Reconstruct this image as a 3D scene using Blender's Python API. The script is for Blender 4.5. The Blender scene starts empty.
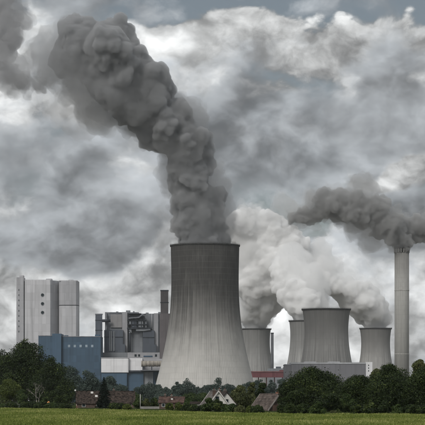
import bpy, bmesh, math, random
import numpy as np
from mathutils import Vector, Matrix

S = bpy.context.scene
COL = S.collection
R = math.radians

# ------------------------------------------------------------------ camera
K = 0.00047             # tangent of the angle of one pixel of the 425 px photograph (a long telephoto view)
Q = 0.001174 / K        # distances below were first laid out for a 28 degree view; sizes in metres stay the same
CAMH = 3.0              # eye height (on the field bank)
HOR = 400.0             # pixel row of the horizon
cam = bpy.data.cameras.new('camera')
cam.sensor_width = 36.0
cam.lens = 36.0 / (425 * K)
cam.shift_y = (HOR - 212.5) / 425
cam.clip_start = 0.5
cam.clip_end = 60000
camo = bpy.data.objects.new('camera', cam)
camo.location = (0, 0, CAMH)
camo.rotation_euler = (R(90), 0, 0)
COL.objects.link(camo)
S.camera = camo


def at(px, py, D):
    """point seen at pixel (px, py) at distance D in front of the camera"""
    return Vector(((px - 212.5) * K * D, D, CAMH + (HOR - py) * K * D))


# ------------------------------------------------------------------ node helper
class X:
    """a socket with arithmetic, to write node trees as formulas"""
    def __init__(s, nt, sock): s.nt = nt; s.k = sock
    def m(s, op, *a, clamp=False):
        n = s.nt.nodes.new('ShaderNodeMath'); n.operation = op; n.use_clamp = clamp
        for i, v in enumerate((s,) + a):
            if isinstance(v, X): s.nt.links.new(v.k, n.inputs[i])
            else: n.inputs[i].default_value = v
        return X(s.nt, n.outputs[0])
    def __add__(s, o): return s.m('ADD', o)
    def __sub__(s, o): return s.m('SUBTRACT', o)
    def __mul__(s, o): return s.m('MULTIPLY', o)
    def __truediv__(s, o): return s.m('DIVIDE', o)
    def ss(s, a, b, lo=0.0, hi=1.0):
        n = s.nt.nodes.new('ShaderNodeMapRange'); n.interpolation_type = 'SMOOTHSTEP'
        s.nt.links.new(s.k, n.inputs['Value'])
        for nm, v in (('From Min', a), ('From Max', b), ('To Min', lo), ('To Max', hi)):
            n.inputs[nm].default_value = v
        return X(s.nt, n.outputs[0])


def nmix(nt, fac, a, b):
    n = nt.nodes.new('ShaderNodeMix'); n.data_type = 'RGBA'
    for i, v in ((0, fac), (6, a), (7, b)):
        if isinstance(v, X): nt.links.new(v.k, n.inputs[i])
        elif isinstance(v, (int, float)): n.inputs[i].default_value = v
        else: n.inputs[i].default_value = (*v[:3], 1)
    return X(nt, n.outputs[2])


def nnoise(nt, vec, scale, detail=4, rough=0.55, out=0, dist=0.0, lac=2.0):
    n = nt.nodes.new('ShaderNodeTexNoise')
    if vec is not None: nt.links.new(vec.k, n.inputs['Vector'])
    n.inputs['Scale'].default_value = scale
    n.inputs['Detail'].default_value = detail
    n.inputs['Roughness'].default_value = rough
    n.inputs['Lacunarity'].default_value = lac
    n.inputs['Distortion'].default_value = dist
    return X(nt, n.outputs[out])


def nvec(nt, op, a, b):
    n = nt.nodes.new('ShaderNodeVectorMath'); n.operation = op
    for i, v in ((0, a), (1, b)):
        if isinstance(v, X): nt.links.new(v.k, n.inputs[i])
        else: n.inputs[i].default_value = v
    return X(nt, n.outputs[0])


def nsep(nt, v):
    n = nt.nodes.new('ShaderNodeSeparateXYZ'); nt.links.new(v.k, n.inputs[0])
    return [X(nt, o) for o in n.outputs]


def ncomb(nt, a, b, c):
    n = nt.nodes.new('ShaderNodeCombineXYZ')
    for i, v in enumerate((a, b, c)):
        if isinstance(v, X): nt.links.new(v.k, n.inputs[i])
        else: n.inputs[i].default_value = v
    return X(nt, n.outputs[0])


# ------------------------------------------------------------------ sky
SUN_AZ, SUN_EL = R(-150), R(40)
w = bpy.data.worlds.new('World'); S.world = w; w.use_nodes = True
nt = w.node_tree; nt.nodes.clear()
wout = nt.nodes.new('ShaderNodeOutputWorld')
bg = nt.nodes.new('ShaderNodeBackground')
sky = nt.nodes.new('ShaderNodeTexSky'); sky.sky_type = 'NISHITA'; sky.sun_disc = False
sky.sun_elevation = SUN_EL; sky.sun_rotation = SUN_AZ
tc = nt.nodes.new('ShaderNodeTexCoord')
d = X(nt, tc.outputs['Generated'])
dx, dy, dz = nsep(nt, d)
U = dx.m('ARCTAN2', dy) / K                 # degrees of azimuth / elevation, in photo pixels
Vv = dz.m('ARCSINE') / K
P = nvec(nt, 'MULTIPLY', d, (0.01 / K, 0.01 / K, 0.0135 / K))        # one unit is about 100 px
wc = nnoise(nt, P, 1.0, 4, 0.55, out=1)
wr, wg, wb = nsep(nt, wc)
U1 = U + (wr - 0.5) * 120
V1 = Vv + (wg - 0.5) * 85


def G(px, py, sx, sy):
    a = ((U1 - (px - 212.5)) / sx).m('POWER', 2.0)
    b = ((V1 - (400 - py)) / sy).m('POWER', 2.0)
    return ((a + b) * -1.0).m('EXPONENT')


def gsum(items, base):
    t = None
    for px, py, sx, sy, amp in items:
        g = G(px, py, sx, sy) * amp
        t = g + base if t is None else t + g
    return t

p2 = nvec(nt, 'ADD', P, nvec(nt, 'MULTIPLY', wc, (0.55, 0.55, 0.55)))
vn = nt.nodes.new('ShaderNodeTexVoronoi'); vn.feature = 'F1'; vn.normalize = False
nt.links.new(nvec(nt, 'ADD', p2, nvec(nt, 'MULTIPLY', nnoise(nt, P, 5.0, 1, 0.5, out=1), (0.16, 0.16, 0.16))).k, vn.inputs['Vector'])
vn.inputs['Scale'].default_value = 2.4; vn.inputs['Detail'].default_value = 1.0; vn.inputs['Roughness'].default_value = 0.5
puff = X(nt, vn.outputs['Distance'])                  # rounded cumulus heads
nA = nnoise(nt, p2, 0.85, 10, 0.585) + (puff.m('MULTIPLY', -1.0) + 0.62) * 0.16
nB = nnoise(nt, nvec(nt, 'ADD', p2, (-0.10, 0.0, 0.22)), 0.85, 4, 0.50)
rel = (nA - nB)                                       # lit side of the billows, towards the sun
big = nnoise(nt, nvec(nt, 'ADD', P, (3.1, 7.7, 1.3)), 0.7, 2, 0.5)
p3 = nvec(nt, 'ADD', p2, (5.2, 1.7, 9.4))
nC = nnoise(nt, p3, 1.0, 10, 0.57) + (puff.m('MULTIPLY', -1.0) + 0.62) * 0.10
rel2 = nC - nnoise(nt, nvec(nt, 'ADD', p3, (-0.10, 0.0, 0.2)), 1.0, 4, 0.50)
low = Vv.ss(165, 30)                                  # clouds close up towards the horizon
# bright cumulus behind, grey stratocumulus in front
fw = gsum([(280, 50, 200, 30, .42), (175, 52, 48, 34, .25), (30, 0, 50, 45, .45), (402, 182, 40, 13, .75),
           (120, 275, 150, 42, .30), (330, 300, 170, 45, .35), (300, -20, 260, 36, -2.0), (300, 205, 80, 35, -.30), (262, 100, 50, 10, .35)], 0.42) + low * 0.4
fg = gsum([(60, 165, 120, 62, .42), (30, 240, 110, 26, .34), (330, 135, 110, 42, .55), (235, 150, 60, 50, .3), (400, 222, 60, 22, .35),
           (120, 225, 70, 22, .25), (250, 45, 200, 30, -.22), (402, 178, 40, 13, -.8), (100, 260, 60, 12, .25), (120, 70, 60, 40, .2), (250, 200, 70, 40, .12)], 0.30) - low * 0.30
mw = (fw + (nA - 0.5) * 1.7 + (big - 0.5) * 0.5).ss(0.18, 0.42)
rg = fg + (nC - 0.5) * 1.9 + (big - 0.5) * 0.7
mg = rg.ss(0.10, 0.52)
blue = nvec(nt, 'ADD', nvec(nt, 'MULTIPLY', X(nt, sky.outputs[0]), (0.021, 0.021, 0.020)), (0.085, 0.088, 0.09))
wl = (nA - 0.5) * 0.85 + rel * 2.0 + (mw * 0.22) + 0.31
wl = wl.m('SMOOTH_MAX', 0.16, 0.25) + G(178, 55, 40, 24) * 0.22 + G(32, 2, 34, 28) * 0.35
white = nvec(nt, 'MULTIPLY', ncomb(nt, wl, wl, wl), (0.985, 1.0, 1.0))
gl = ((nC - 0.5) * -0.25 + rel2 * 1.3 + 0.225 + (big - 0.5) * 0.12 + rg.ss(0.75, 0.1) * 0.17).m('SMOOTH_MAX', 0.10, 0.12)
grey = nvec(nt, 'MULTIPLY', ncomb(nt, gl, gl, gl), (0.94, 1.0, 1.06))
c = nmix(nt, mw, blue, white)
c = nmix(nt, mg * 0.94, c, grey)
nt.links.new(c.k, bg.inputs['Color'])
bg.inputs['Strength'].default_value = 1.0
w.cycles.sampling_method = 'MANUAL'; w.cycles.sample_map_resolution = 512
nt.links.new(bg.outputs[0], wout.inputs['Surface'])

sl = bpy.data.lights.new('sun', 'SUN')
sl.energy = 1.5; sl.angle = R(25); sl.color = (1.0, 0.97, 0.92)
so = bpy.data.objects.new('sun', sl)
sdir = Vector((math.sin(SUN_AZ) * math.cos(SUN_EL), math.cos(SUN_AZ) * math.cos(SUN_EL), math.sin(SUN_EL)))
so.rotation_euler = (-sdir).to_track_quat('-Z', 'Y').to_euler()
so.location = (0, 0, 900)
COL.objects.link(so)

S.view_settings.view_transform = 'Standard'
S.view_settings.look = 'None'
S.view_settings.exposure = 0.4
S.view_settings.gamma = 1.0
S.view_settings.use_curve_mapping = False
S.render.engine = 'CYCLES'
cy = S.cycles
cy.max_bounces = 18; cy.diffuse_bounces = 2; cy.glossy_bounces = 2; cy.transparent_max_bounces = 12
cy.transmission_bounces = 2; cy.volume_bounces = 16
cy.use_adaptive_sampling = True; cy.adaptive_threshold = 0.03
cy.use_denoising = True
cy.caustics_reflective = False; cy.caustics_refractive = False


# ------------------------------------------------------------------ mesh helpers
def link(name, me, mat=None, parent=None):
    o = bpy.data.objects.new(name, me); COL.objects.link(o)
    if mat is not None and me is not None:
        me.materials.clear(); me.materials.append(mat)
    if parent is not None: o.parent = parent
    return o


def tag(o, label=None, cat=None, group=None, kind=None):
    if label: o['label'] = label
    if cat: o['category'] = cat
    if group: o['group'] = group
    if kind: o['kind'] = kind
    return o


def thing(name, label, cat, loc=(0, 0, 0), group=None):
    o = bpy.data.objects.new(name, None); o.empty_display_size = 0.5
    o.location = loc; COL.objects.link(o)
    return tag(o, label, cat, group)


def mesh_np(name, verts, faces, smooth=False):
    """faces: (n,3) or (n,4) int array"""
    verts = np.asarray(verts, dtype=np.float32); faces = np.asarray(faces, dtype=np.int32)
    me = bpy.data.meshes.new(name)
    n, k = faces.shape
    me.vertices.add(len(verts)); me.vertices.foreach_set('co', verts.ravel())
    me.loops.add(n * k); me.loops.foreach_set('vertex_index', faces.ravel())
    me.polygons.add(n)
    me.polygons.foreach_set('loop_start', np.arange(0, n * k, k, dtype=np.int32))
    me.polygons.foreach_set('loop_total', np.full(n, k, dtype=np.int32))
    if smooth: me.polygons.foreach_set('use_smooth', np.ones(n, dtype=bool))
    me.update(); me.validate()
    return me


class MB:
    """collects boxes, tubes and lathes; build() links them as one mesh object"""
    def __init__(s): s.bm = bmesh.new()
    def box(s, x0, x1, y0, y1, z0, z1):
        vs = [s.bm.verts.new((x, y, z)) for z in (z0, z1) for x, y in ((x0, y0), (x1, y0), (x1, y1), (x0, y1))]
        for f in ((3, 2, 1, 0), (4, 5, 6, 7), (0, 1, 5, 4), (1, 2, 6, 5), (2, 3, 7, 6), (3, 0, 4, 7)):
            s.bm.faces.new([vs[i] for i in f])
        return s
    def poly(s, pts, faces):
        vs = [s.bm.verts.new(p) for p in pts]
        for f in faces: s.bm.faces.new([vs[i] for i in f])
        return s
    def prism(s, foot, z0, z1, smooth=False):
        n = len(foot)
        a = [s.bm.verts.new((x, y, z0)) for x, y in foot]; b = [s.bm.verts.new((x, y, z1)) for x, y in foot]
        for i in range(n):
            f = s.bm.faces.new((a[i], a[(i + 1) % n], b[(i + 1) % n], b[i]))
        s.bm.faces.new(b); s.bm.faces.new(a[::-1])
        return s
    def lathe(s, prof, seg=32, smooth=True, closed=False):
        rings = [[s.bm.verts.new((r * math.cos(2 * math.pi * i / seg), r * math.sin(2 * math.pi * i / seg), z)) for i in range(seg)] for r, z in prof]
        m = len(rings)
        for j in range(m if closed else m - 1):
            for i in range(seg):
                f = s.bm.faces.new((rings[j][i], rings[j][(i + 1) % seg], rings[(j + 1) % m][(i + 1) % seg], rings[(j + 1) % m][i]))
                f.smooth = smooth
        if not closed:
            s.bm.faces.new(rings[0][::-1]); s.bm.faces.new(rings[-1])
        return s
    def tube(s, pts, rad, seg=8, caps=True):
        pts = [Vector(p) for p in pts]
        if not isinstance(rad, (list, tuple)): rad = [rad] * len(pts)
        rings = []
        for i, p in enumerate(pts):
            t = (pts[min(i + 1, len(pts) - 1)] - pts[max(i - 1, 0)]).normalized()
            u = t.cross(Vector((0, 0, 1)) if abs(t.z) < .9 else Vector((1, 0, 0))).normalized(); v = t.cross(u)
            rings.append([s.bm.verts.new(p + rad[i] * (math.cos(a) * u + math.sin(a) * v)) for a in (2 * math.pi * q / seg for q in range(seg))])
        for j in range(len(rings) - 1):
            for i in range(seg):
                f = s.bm.faces.new((rings[j][i], rings[j][(i + 1) % seg], rings[j + 1][(i + 1) % seg], rings[j + 1][i])); f.smooth = True
        if caps:
            s.bm.faces.new(rings[0]); s.bm.faces.new(rings[-1][::-1])
        return s
    def bevel(s, w, seg=1):
        bmesh.ops.bevel(s.bm, geom=s.bm.edges[:], offset=w, segments=seg, affect='EDGES', clamp_overlap=True)
        return s
    def build(s, name, mat, parent=None):
        bmesh.ops.recalc_face_normals(s.bm, faces=s.bm.faces[:])
        me = bpy.data.meshes.new(name); s.bm.to_mesh(me); s.bm.free()
        return link(name, me, mat, parent)


# numpy value-gradient noise
def _hash(ix, iy, iz, seed):
    h = (ix.astype(np.int64) * 374761393 + iy.astype(np.int64) * 668265263 + iz.astype(np.int64) * 2147483647 + seed * 1274126177) & 0xFFFFFFFF
    h = ((h ^ (h >> 13)) * 1274126177) & 0xFFFFFFFF
    h = ((h ^ (h >> 16)) * 2246822519) & 0xFFFFFFFF
    return ((h ^ (h >> 15)) & 0xFFFFFF) / float(0xFFFFFF)


def vnoise(p, seed=0):
    i = np.floor(p); f = p - i; i = i.astype(np.int64); f = f * f * (3 - 2 * f)
    r = 0
    for a in (0, 1):
        for b in (0, 1):
            for c_ in (0, 1):
                wgt = (f[:, 0] if a else 1 - f[:, 0]) * (f[:, 1] if b else 1 - f[:, 1]) * (f[:, 2] if c_ else 1 - f[:, 2])
                r = r + wgt * _hash(i[:, 0] + a, i[:, 1] + b, i[:, 2] + c_, seed)
    return r


# ------------------------------------------------------------------ materials
MATS = {}


def mat(name, col, rough=0.8, var=0.18, scale=0.4, col2=None, bump=0.0, stretch=(1, 1, 1), metal=0.0, streak=0.0, spec=0.25):
    """plain procedural surface: base colour broken up by noise in object space, optional streaks and relief"""
    if name in MATS: return MATS[name]
    m = bpy.data.materials.new(name); m.use_nodes = True
    t = m.node_tree; b = t.nodes['Principled BSDF']
    b.inputs['Roughness'].default_value = rough; b.inputs['Metallic'].default_value = metal
    b.inputs['Specular IOR Level'].default_value = spec
    g = t.nodes.new('ShaderNodeTexCoord'); o = X(t, g.outputs['Object'])
    v = nvec(t, 'MULTIPLY', o, stretch)
    n = nnoise(t, v, scale, 6, 0.62)
    c2 = col2 or tuple(max(0, q * (1 - 2 * var)) for q in col)
    c1 = tuple(min(1, q * (1 + var)) for q in col) if col2 is None else col
    cc = nmix(t, n.ss(0.3, 0.7), c2, c1)
    if streak:
        s = nnoise(t, nvec(t, 'MULTIPLY', o, (1, 1, 0.05)), scale * 3, 4, 0.6)
        cc = nmix(t, s.ss(0.5, 0.75) * streak, cc, tuple(q * 0.5 for q in col))
    t.links.new(cc.k, b.inputs['Base Color'])
    if bump:
        bp = t.nodes.new('ShaderNodeBump'); bp.inputs['Strength'].default_value = bump
        bp.inputs['Distance'].default_value = 0.5
        t.links.new(nnoise(t, v, scale * 4, 4, 0.6).k, bp.inputs['Height'])
        t.links.new(bp.outputs[0], b.inputs['Normal'])
    MATS[name] = m
    return m


def tower_concrete(name, base, dark, z_lo, z_hi, h, ribs, lift, amount=0.9, tone=0.25):
    """shell concrete: fine vertical formwork ribs, pour lines, darker towards the mouth with a streaky lower edge"""
    m = bpy.data.materials.new(name); m.use_nodes = True
    t = m.node_tree; b = t.nodes['Principled BSDF']
    b.inputs['Roughness'].default_value = 0.9; b.inputs['Specular IOR Level'].default_value = 0.15
    g = t.nodes.new('ShaderNodeTexCoord'); o = X(t, g.outputs['Object'])
    ox, oy, oz = nsep(t, o)
    ang = ox.m('ARCTAN2', oy)
    st = nnoise(t, ncomb(t, ang * ribs * 0.22, oz * 0.0042 + 0.06, 0.0), 1.0, 7, 0.72, lac=2.13)       # long streaks
    fine = nnoise(t, ncomb(t, ang * ribs, oz * 0.03, 3.3), 1.0, 3, 0.6, lac=2.2)
    blot = nnoise(t, o, 0.02, 5, 0.6)
    ln = (oz / lift).m('FRACT')
    pour = nnoise(t, ncomb(t, ang * 3, (oz / lift).m('FLOOR') * 7.3, 0.0), 1.0, 2, 0.5)
    rib = (ang * (ribs / 6.2832 * 1.0)).m('FRACT')
    dark_top = (oz + (st - 0.5) * (h * 0.75) + (blot - 0.5) * (h * 0.30)).ss(z_lo, z_hi)  # height mask with a streaky edge: concrete darkens towards the mouth
    cc = nmix(t, st.ss(0.32, 0.70), tuple(q * (1 - tone) for q in base), tuple(min(1, q * (1 + tone * 0.6)) for q in base))
    cc = nmix(t, pour.ss(0.35, 0.7) * 0.22, cc, tuple(q * 0.62 for q in base))
    patch = nnoise(t, nvec(t, 'MULTIPLY', o, (1.0, 1.0, 0.45)), 0.045, 6, 0.68)      # irregular damp patches
    cc = nmix(t, patch.ss(0.50, 0.72) * 0.38, cc, tuple(q * 0.55 for q in base))
    cc = nmix(t, dark_top * amount, cc, dark)
    cc = nmix(t, patch.ss(0.50, 0.30) * dark_top * 0.22, cc, tuple(q * 0.32 for q in base))
    cc = nmix(t, fine.ss(0.5, 0.78) * 0.45, cc, tuple(q * 0.45 for q in base))
    lines = (ln.ss(0.0, 0.06) * ln.ss(1.0, 0.94)).m('SUBTRACT', 1.0).m('ABSOLUTE')
    cc = nmix(t, lines * blot.ss(0.3, 0.6) * 0.24, cc, tuple(q * 0.4 for q in base))
    rl = (rib.ss(0.0, 0.2) * rib.ss(1.0, 0.8)).m('SUBTRACT', 1.0).m('ABSOLUTE')
    cc = nmix(t, rl * 0.18, cc, tuple(q * 0.35 for q in base))
    t.links.new(cc.k, b.inputs['Base Color'])
    bp = t.nodes.new('ShaderNodeBump'); bp.inputs['Strength'].default_value = 0.5; bp.inputs['Distance'].default_value = 0.6
    t.links.new((rl * -0.5 + fine * 0.6).k, bp.inputs['Height']); t.links.new(bp.outputs[0], b.inputs['Normal'])
    return m


def vapour(name, dens, col, aniso):
    m = bpy.data.materials.new(name); m.use_nodes = True
    t = m.node_tree; t.nodes.clear()
    o = t.nodes.new('ShaderNodeOutputMaterial'); v = t.nodes.new('ShaderNodeVolumePrincipled')
    v.inputs['Color'].default_value = (*col, 1); v.inputs['Density'].default_value = dens
    v.inputs['Anisotropy'].default_value = aniso
    v.inputs['Density Attribute'].default_value = ''
    t.links.new(v.outputs[0], o.inputs['Volume'])
    m.cycles.homogeneous_volume = True
    return m


# ------------------------------------------------------------------ ground and field
def edge_dist(px):
    """distance of the far edge of the field: read off the photograph row by row on flat ground"""
    xs = [-80, 0, 70, 140, 185, 220, 300, 425, 520]
    ys = [407.0, 407.6, 408.6, 409.6, 411.0, 412.0, 413.2, 413.6, 413.8]
    return (CAMH - 0.3) / (K * (np.interp(px, xs, ys) - HOR))


m_ground = mat('meadow_ground', (0.13, 0.12, 0.095), 1.0, 0.3, 0.05, spec=0.0)
g = MB().poly([(-20000, -400, 0), (20000, -400, 0), (20000, 50000, 0), (-20000, 50000, 0)], [(0, 1, 2, 3)]).build('ground', m_ground)
tag(g, kind='structure')
m_turf = mat('rough_turf', (0.05, 0.065, 0.024), 1.0, 0.35, 0.3, spec=0.0)
md_ = MB().poly([(-420, 60, 0.004), (420, 60, 0.004), (420, 2250, 0.004), (-420, 2250, 0.004)], [(0, 1, 2, 3)]).build('meadow', m_turf)
tag(md_, kind='structure')
m_soil = mat('field_soil', (0.085, 0.105, 0.022), 1.0, 0.35, 0.35, spec=0.0)
pxs = np.linspace(-160, 585, 60)
far = [((p - 212.5) * K * edge_dist(p), float(edge_dist(p)), 0.008) for p in pxs]
near = [(-120, 20, 0.008), (120, 20, 0.008)]
f = MB().poly([tuple(map(float, p)) for p in far] + [near[1], near[0]], [list(range(len(far) + 2))[::-1]]).build('field', m_soil)
tag(f, kind='structure')


def leafy(name, cols, trans=0.25, rough=0.6):
    """foliage: colour varies leaf by leaf through the 'tint' attribute"""
    if name in MATS: return MATS[name]
    m = bpy.data.materials.new(name); m.use_nodes = True
    t = m.node_tree; b = t.nodes['Principled BSDF']
    b.inputs['Roughness'].default_value = rough; b.inputs['Specular IOR Level'].default_value = 0.2
    a = t.nodes.new('ShaderNodeAttribute'); a.attribute_name = 'tint'
    f = X(t, a.outputs['Fac'])
    c1 = nmix(t, f.ss(0.0, 0.55), cols[0], cols[1])
    c1 = nmix(t, f.ss(0.55, 1.0), c1, cols[2])
    t.links.new(c1.k, b.inputs['Base Color'])
    tr = t.nodes.new('ShaderNodeBsdfTranslucent'); t.links.new(c1.k, tr.inputs[0])
    mx = t.nodes.new('ShaderNodeMixShader'); mx.inputs[0].default_value = trans
    t.links.new(b.outputs[0], mx.inputs[1]); t.links.new(tr.outputs[0], mx.inputs[2])
    t.links.new(mx.outputs[0], t.nodes['Material Output'].inputs['Surface'])
    MATS[name] = m
    return m


def set_tint(me, tint):
    at_ = me.attributes.new('tint', 'FLOAT', 'POINT'); at_.data.foreach_set('value', np.asarray(tint, dtype=np.float32))


rng = np.random.default_rng(11)
# crop: upright blades in drilled rows, thinner where wheels ran
def crop():
    N = 330000
    q = rng.random(N)
    D = 88 * Q * np.exp(q * math.log(345 / 88.0))
    px = rng.uniform(-25, 450, N)
    Xp = (px - 212.5) * K * D
    keep = D < edge_dist(px) - rng.random(N) ** 2 * 9
    n1 = vnoise(np.stack([Xp * 0.16, D * 0.03, np.zeros(N)], 1), 3)
    n2 = vnoise(np.stack([Xp * 0.7, D * 0.16, np.zeros(N)], 1), 4)
    keep &= rng.random(N) < 0.45 + 0.75 * n2
    Xp, D, n1, n2 = Xp[keep], D[keep], n1[keep], n2[keep]
    n = len(D)
    h = (0.16 + 0.16 * n2 + 0.16 * n1) * rng.uniform(0.6, 1.4, n)
    a = rng.uniform(0, math.pi, n); lean = rng.normal(0, 0.12, (n, 2)); wd = rng.uniform(0.03, 0.075, n) * (0.6 + D / 180 / Q)
    base = np.stack([Xp, D, np.zeros(n)], 1)
    side = np.stack([np.cos(a) * wd, np.sin(a) * wd, np.zeros(n)], 1)
    tip = base + np.stack([lean[:, 0], lean[:, 1], h], 1)
    mid = base + np.stack([lean[:, 0] * .3, lean[:, 1] * .3, h * .55], 1)
    v = np.stack([base - side * .5, base + side * .5, mid + side, tip, mid - side], 1).reshape(-1, 3)
    i = np.arange(n)[:, None] * 5
    fcs = np.concatenate([i + [0, 1, 2], i + [0, 2, 4], i + [4, 2, 3]])
    me = mesh_np('crop', v, fcs)
    set_tint(me, np.repeat(np.clip(0.5 * n1 + 0.3 * n2 + rng.normal(0.12, 0.16, n), 0, 1), 5))
    return me


o = link('crop', crop(), leafy('crop_leaf', [(0.080, 0.120, 0.020), (0.175, 0.220, 0.042), (0.40, 0.40, 0.14)], 0.3))
tag(o, 'short green crop covering the foreground field', 'crop', kind='stuff')

# ------------------------------------------------------------------ power station: cooling towers and stacks
m_inner = mat('tower_inside_concrete', (0.10, 0.10, 0.10), 0.95, 0.2, 0.05)


def cooling_tower(label, px, D, prof_px, m, rim_m, ribs=96, rim=1.6, group='cooling towers'):
    """prof_px: (row, half width) pairs read off the photograph, turned into metres at distance D"""
    D = D * Q; s = K * D
    t = thing('cooling_tower', label, 'cooling tower', ((px - 212.5) * s, D, 0), group)
    ys = np.array([p[0] for p in prof_px], float); hw = np.array([p[1] for p in prof_px], float)
    # smooth profile through the read points (cubic through sections)
    zz = CAMH + (HOR - ys) * s; rr = hw * s
    order = np.argsort(zz); zz, rr = zz[order], rr[order]
    Z = np.linspace(0.0, zz[-1], 44)
    A = np.polyfit(zz, rr, 4)
    Rr = np.polyval(A, Z)
    th = 1.0
    prof = list(zip(Rr, Z)) + [(r - th, z) for r, z in list(zip(Rr, Z))[::-1] if z > Z[-1] * 0.55]
    mb = MB(); mb.lathe([(float(a), float(b)) for a, b in zip(Rr, Z)], 128)
    # open mouth: drop the top cap, add the inner wall below it
    top = [f_ for f_ in mb.bm.faces if len(f_.verts) > 8 and f_.calc_center_median().z > 1]
    bmesh.ops.delete(mb.bm, geom=top, context='FACES_ONLY')
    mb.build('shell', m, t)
    rt, zt = float(Rr[-1]), float(Z[-1])
    sel = [(float(r), float(z)) for r, z in zip(Rr, Z) if z > zt * 0.5]
    sel[-1] = (sel[-1][0], zt - 0.1)
    MB().lathe([(r - th, z) for r, z in sel] + [(r - th - .5, z) for r, z in sel[::-1]], 96, closed=True).build('inner_wall', m_inner, t)
    MB().lathe([(rt + 0.7, zt - rim), (rt + 1.1, zt - rim * 0.5), (rt + 1.1, zt + 0.35), (rt - 1.4, zt + 0.35), (rt - 1.4, zt - rim * .5), (rt - 0.4, zt - rim)], 128, smooth=False, closed=True).build('rim', rim_m, t)
    # handrail on the rim walkway
    mb = MB()
    for zz_ in (0.95, 1.5):
        mb.lathe([(rt + 0.9, zt + zz_), (rt + 1.0, zt + zz_), (rt + 1.0, zt + zz_ + .1), (rt + 0.9, zt + zz_ + .1)], 96, closed=True)
    for i in range(72):
        a = i / 72 * 2 * math.pi
        mb.box((rt + .95) * math.cos(a) - .06, (rt + .95) * math.cos(a) + .06, (rt + .95) * math.sin(a) - .06, (rt + .95) * math.sin(a) + .06, zt + .33, zt + 1.5)
    mb.build('handrail', rim_m, t)
    return t, rt, zt


m_rim = mat('dark_rim_concrete', (0.06, 0.06, 0.06), 0.9, 0.2, 0.3)
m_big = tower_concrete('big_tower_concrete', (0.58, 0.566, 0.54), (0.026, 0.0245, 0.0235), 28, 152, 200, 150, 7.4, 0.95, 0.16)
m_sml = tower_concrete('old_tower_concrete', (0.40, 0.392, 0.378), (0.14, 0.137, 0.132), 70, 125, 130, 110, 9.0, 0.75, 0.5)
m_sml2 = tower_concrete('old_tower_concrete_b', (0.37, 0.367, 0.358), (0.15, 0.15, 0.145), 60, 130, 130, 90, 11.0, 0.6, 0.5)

big = cooling_tower('huge foreground cooling tower with dark top, much taller than the others', 205.0, 1090,
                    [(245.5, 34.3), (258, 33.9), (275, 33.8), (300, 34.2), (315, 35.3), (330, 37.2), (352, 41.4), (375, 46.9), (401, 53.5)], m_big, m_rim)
tw1 = cooling_tower('small cooling tower half hidden behind the huge one, beside a thin dark flue', 254.0, 1560,
                    [(329, 16.9), (338, 15.9), (350, 16.3), (362, 17.8), (373, 19.9), (401, 24.5)], m_sml2, m_rim)
tw2 = cooling_tower('small cooling tower tucked behind the left edge of the middle one', 307.6, 1400,
                    [(320.8, 18.4), (333, 17.4), (345, 17.6), (355, 19.0), (366, 20.9), (401, 27.0)], m_sml2, m_rim)
tw3 = cooling_tower('middle-sized cooling tower above the long grey hall, largest of the rear four', 326.3, 1222,
                    [(309.3, 24.0), (320, 22.5), (332, 21.9), (345, 22.8), (354, 24.0), (364, 25.8), (401, 32.5)], m_sml, m_rim)
tw4 = cooling_tower('small cooling tower standing alone just left of the tall chimney', 375.6, 1550,
                    [(328.4, 15.8), (337, 14.7), (346, 14.4), (355, 15.2), (364, 16.6), (401, 21.5)], m_sml, m_rim)

# tall concrete chimney on the right
D = 1110 * Q; s = K * D
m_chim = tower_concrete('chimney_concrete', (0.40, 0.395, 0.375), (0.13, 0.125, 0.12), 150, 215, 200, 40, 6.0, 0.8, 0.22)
ch = thing('chimney', 'tall pale concrete chimney with a slotted crown at the right edge', 'chimney', at(401.8, 400, D).xy.to_3d())
zt = CAMH + (HOR - 246.7) * s; r0 = 7.25 * s
MB().lathe([(r0 * 1.02, 0), (r0 * 1.0, zt * .5), (r0, zt - 8)], 64).build('shaft', m_chim, ch)
crown = MB().lathe([(r0 * 1.05, zt - 3.0), (r0 * 1.07, zt), (r0 * 0.78, zt), (r0 * .78, zt - 3.0)], 64, closed=True).build('crown', m_rim, ch)
MB().lathe([(r0 * 0.9, zt - 8.2), (r0 * 0.9, zt - 2.6)], 48).build('collar', mat('soot', (0.02, 0.02, 0.02), 0.95), ch)
for i in range(18):
    a = i / 18 * 2 * math.pi
    b_ = MB().box(-0.95, 0.95, -0.9, 0.9, zt - 8.1, zt - 2.9).build('crown_pier', m_chim, ch)
    b_.location = (r0 * .965 * math.cos(a), r0 * .965 * math.sin(a), 0); b_.rotation_euler.z = a + math.pi / 2
for zz in (zt - 57, zt - 140):
    MB().lathe([(r0 * 1.0, zz - 0.7), (r0 * 1.02, zz - .5), (r0 * 1.02, zz + .5), (r0 * 1.0, zz + .7)], 48, closed=True).build('ring_platform', mat('pale_concrete', (0.40, 0.39, 0.37)), ch)


# ------------------------------------------------------------------ power station: buildings
def pb(parent, name, px0, px1, py0, py1, D, depth, m, bevel=0.0, base=None):
    """a block whose front face spans the given pixels at distance D; py1 None = down to the ground"""
    s = K * D; o = parent.location
    x0, x1 = (px0 - 212.5) * s - o.x, (px1 - 212.5) * s - o.x
    z1 = CAMH + (HOR - py0) * s - o.z
    z0 = (CAMH + (HOR - py1) * s - o.z) if py1 is not None else 0.0
    mb = MB().box(x0, x1, D - o.y, D + depth - o.y, z0, z1)
    if bevel: mb.bevel(bevel)
    return mb.build(name, m, parent)


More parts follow.
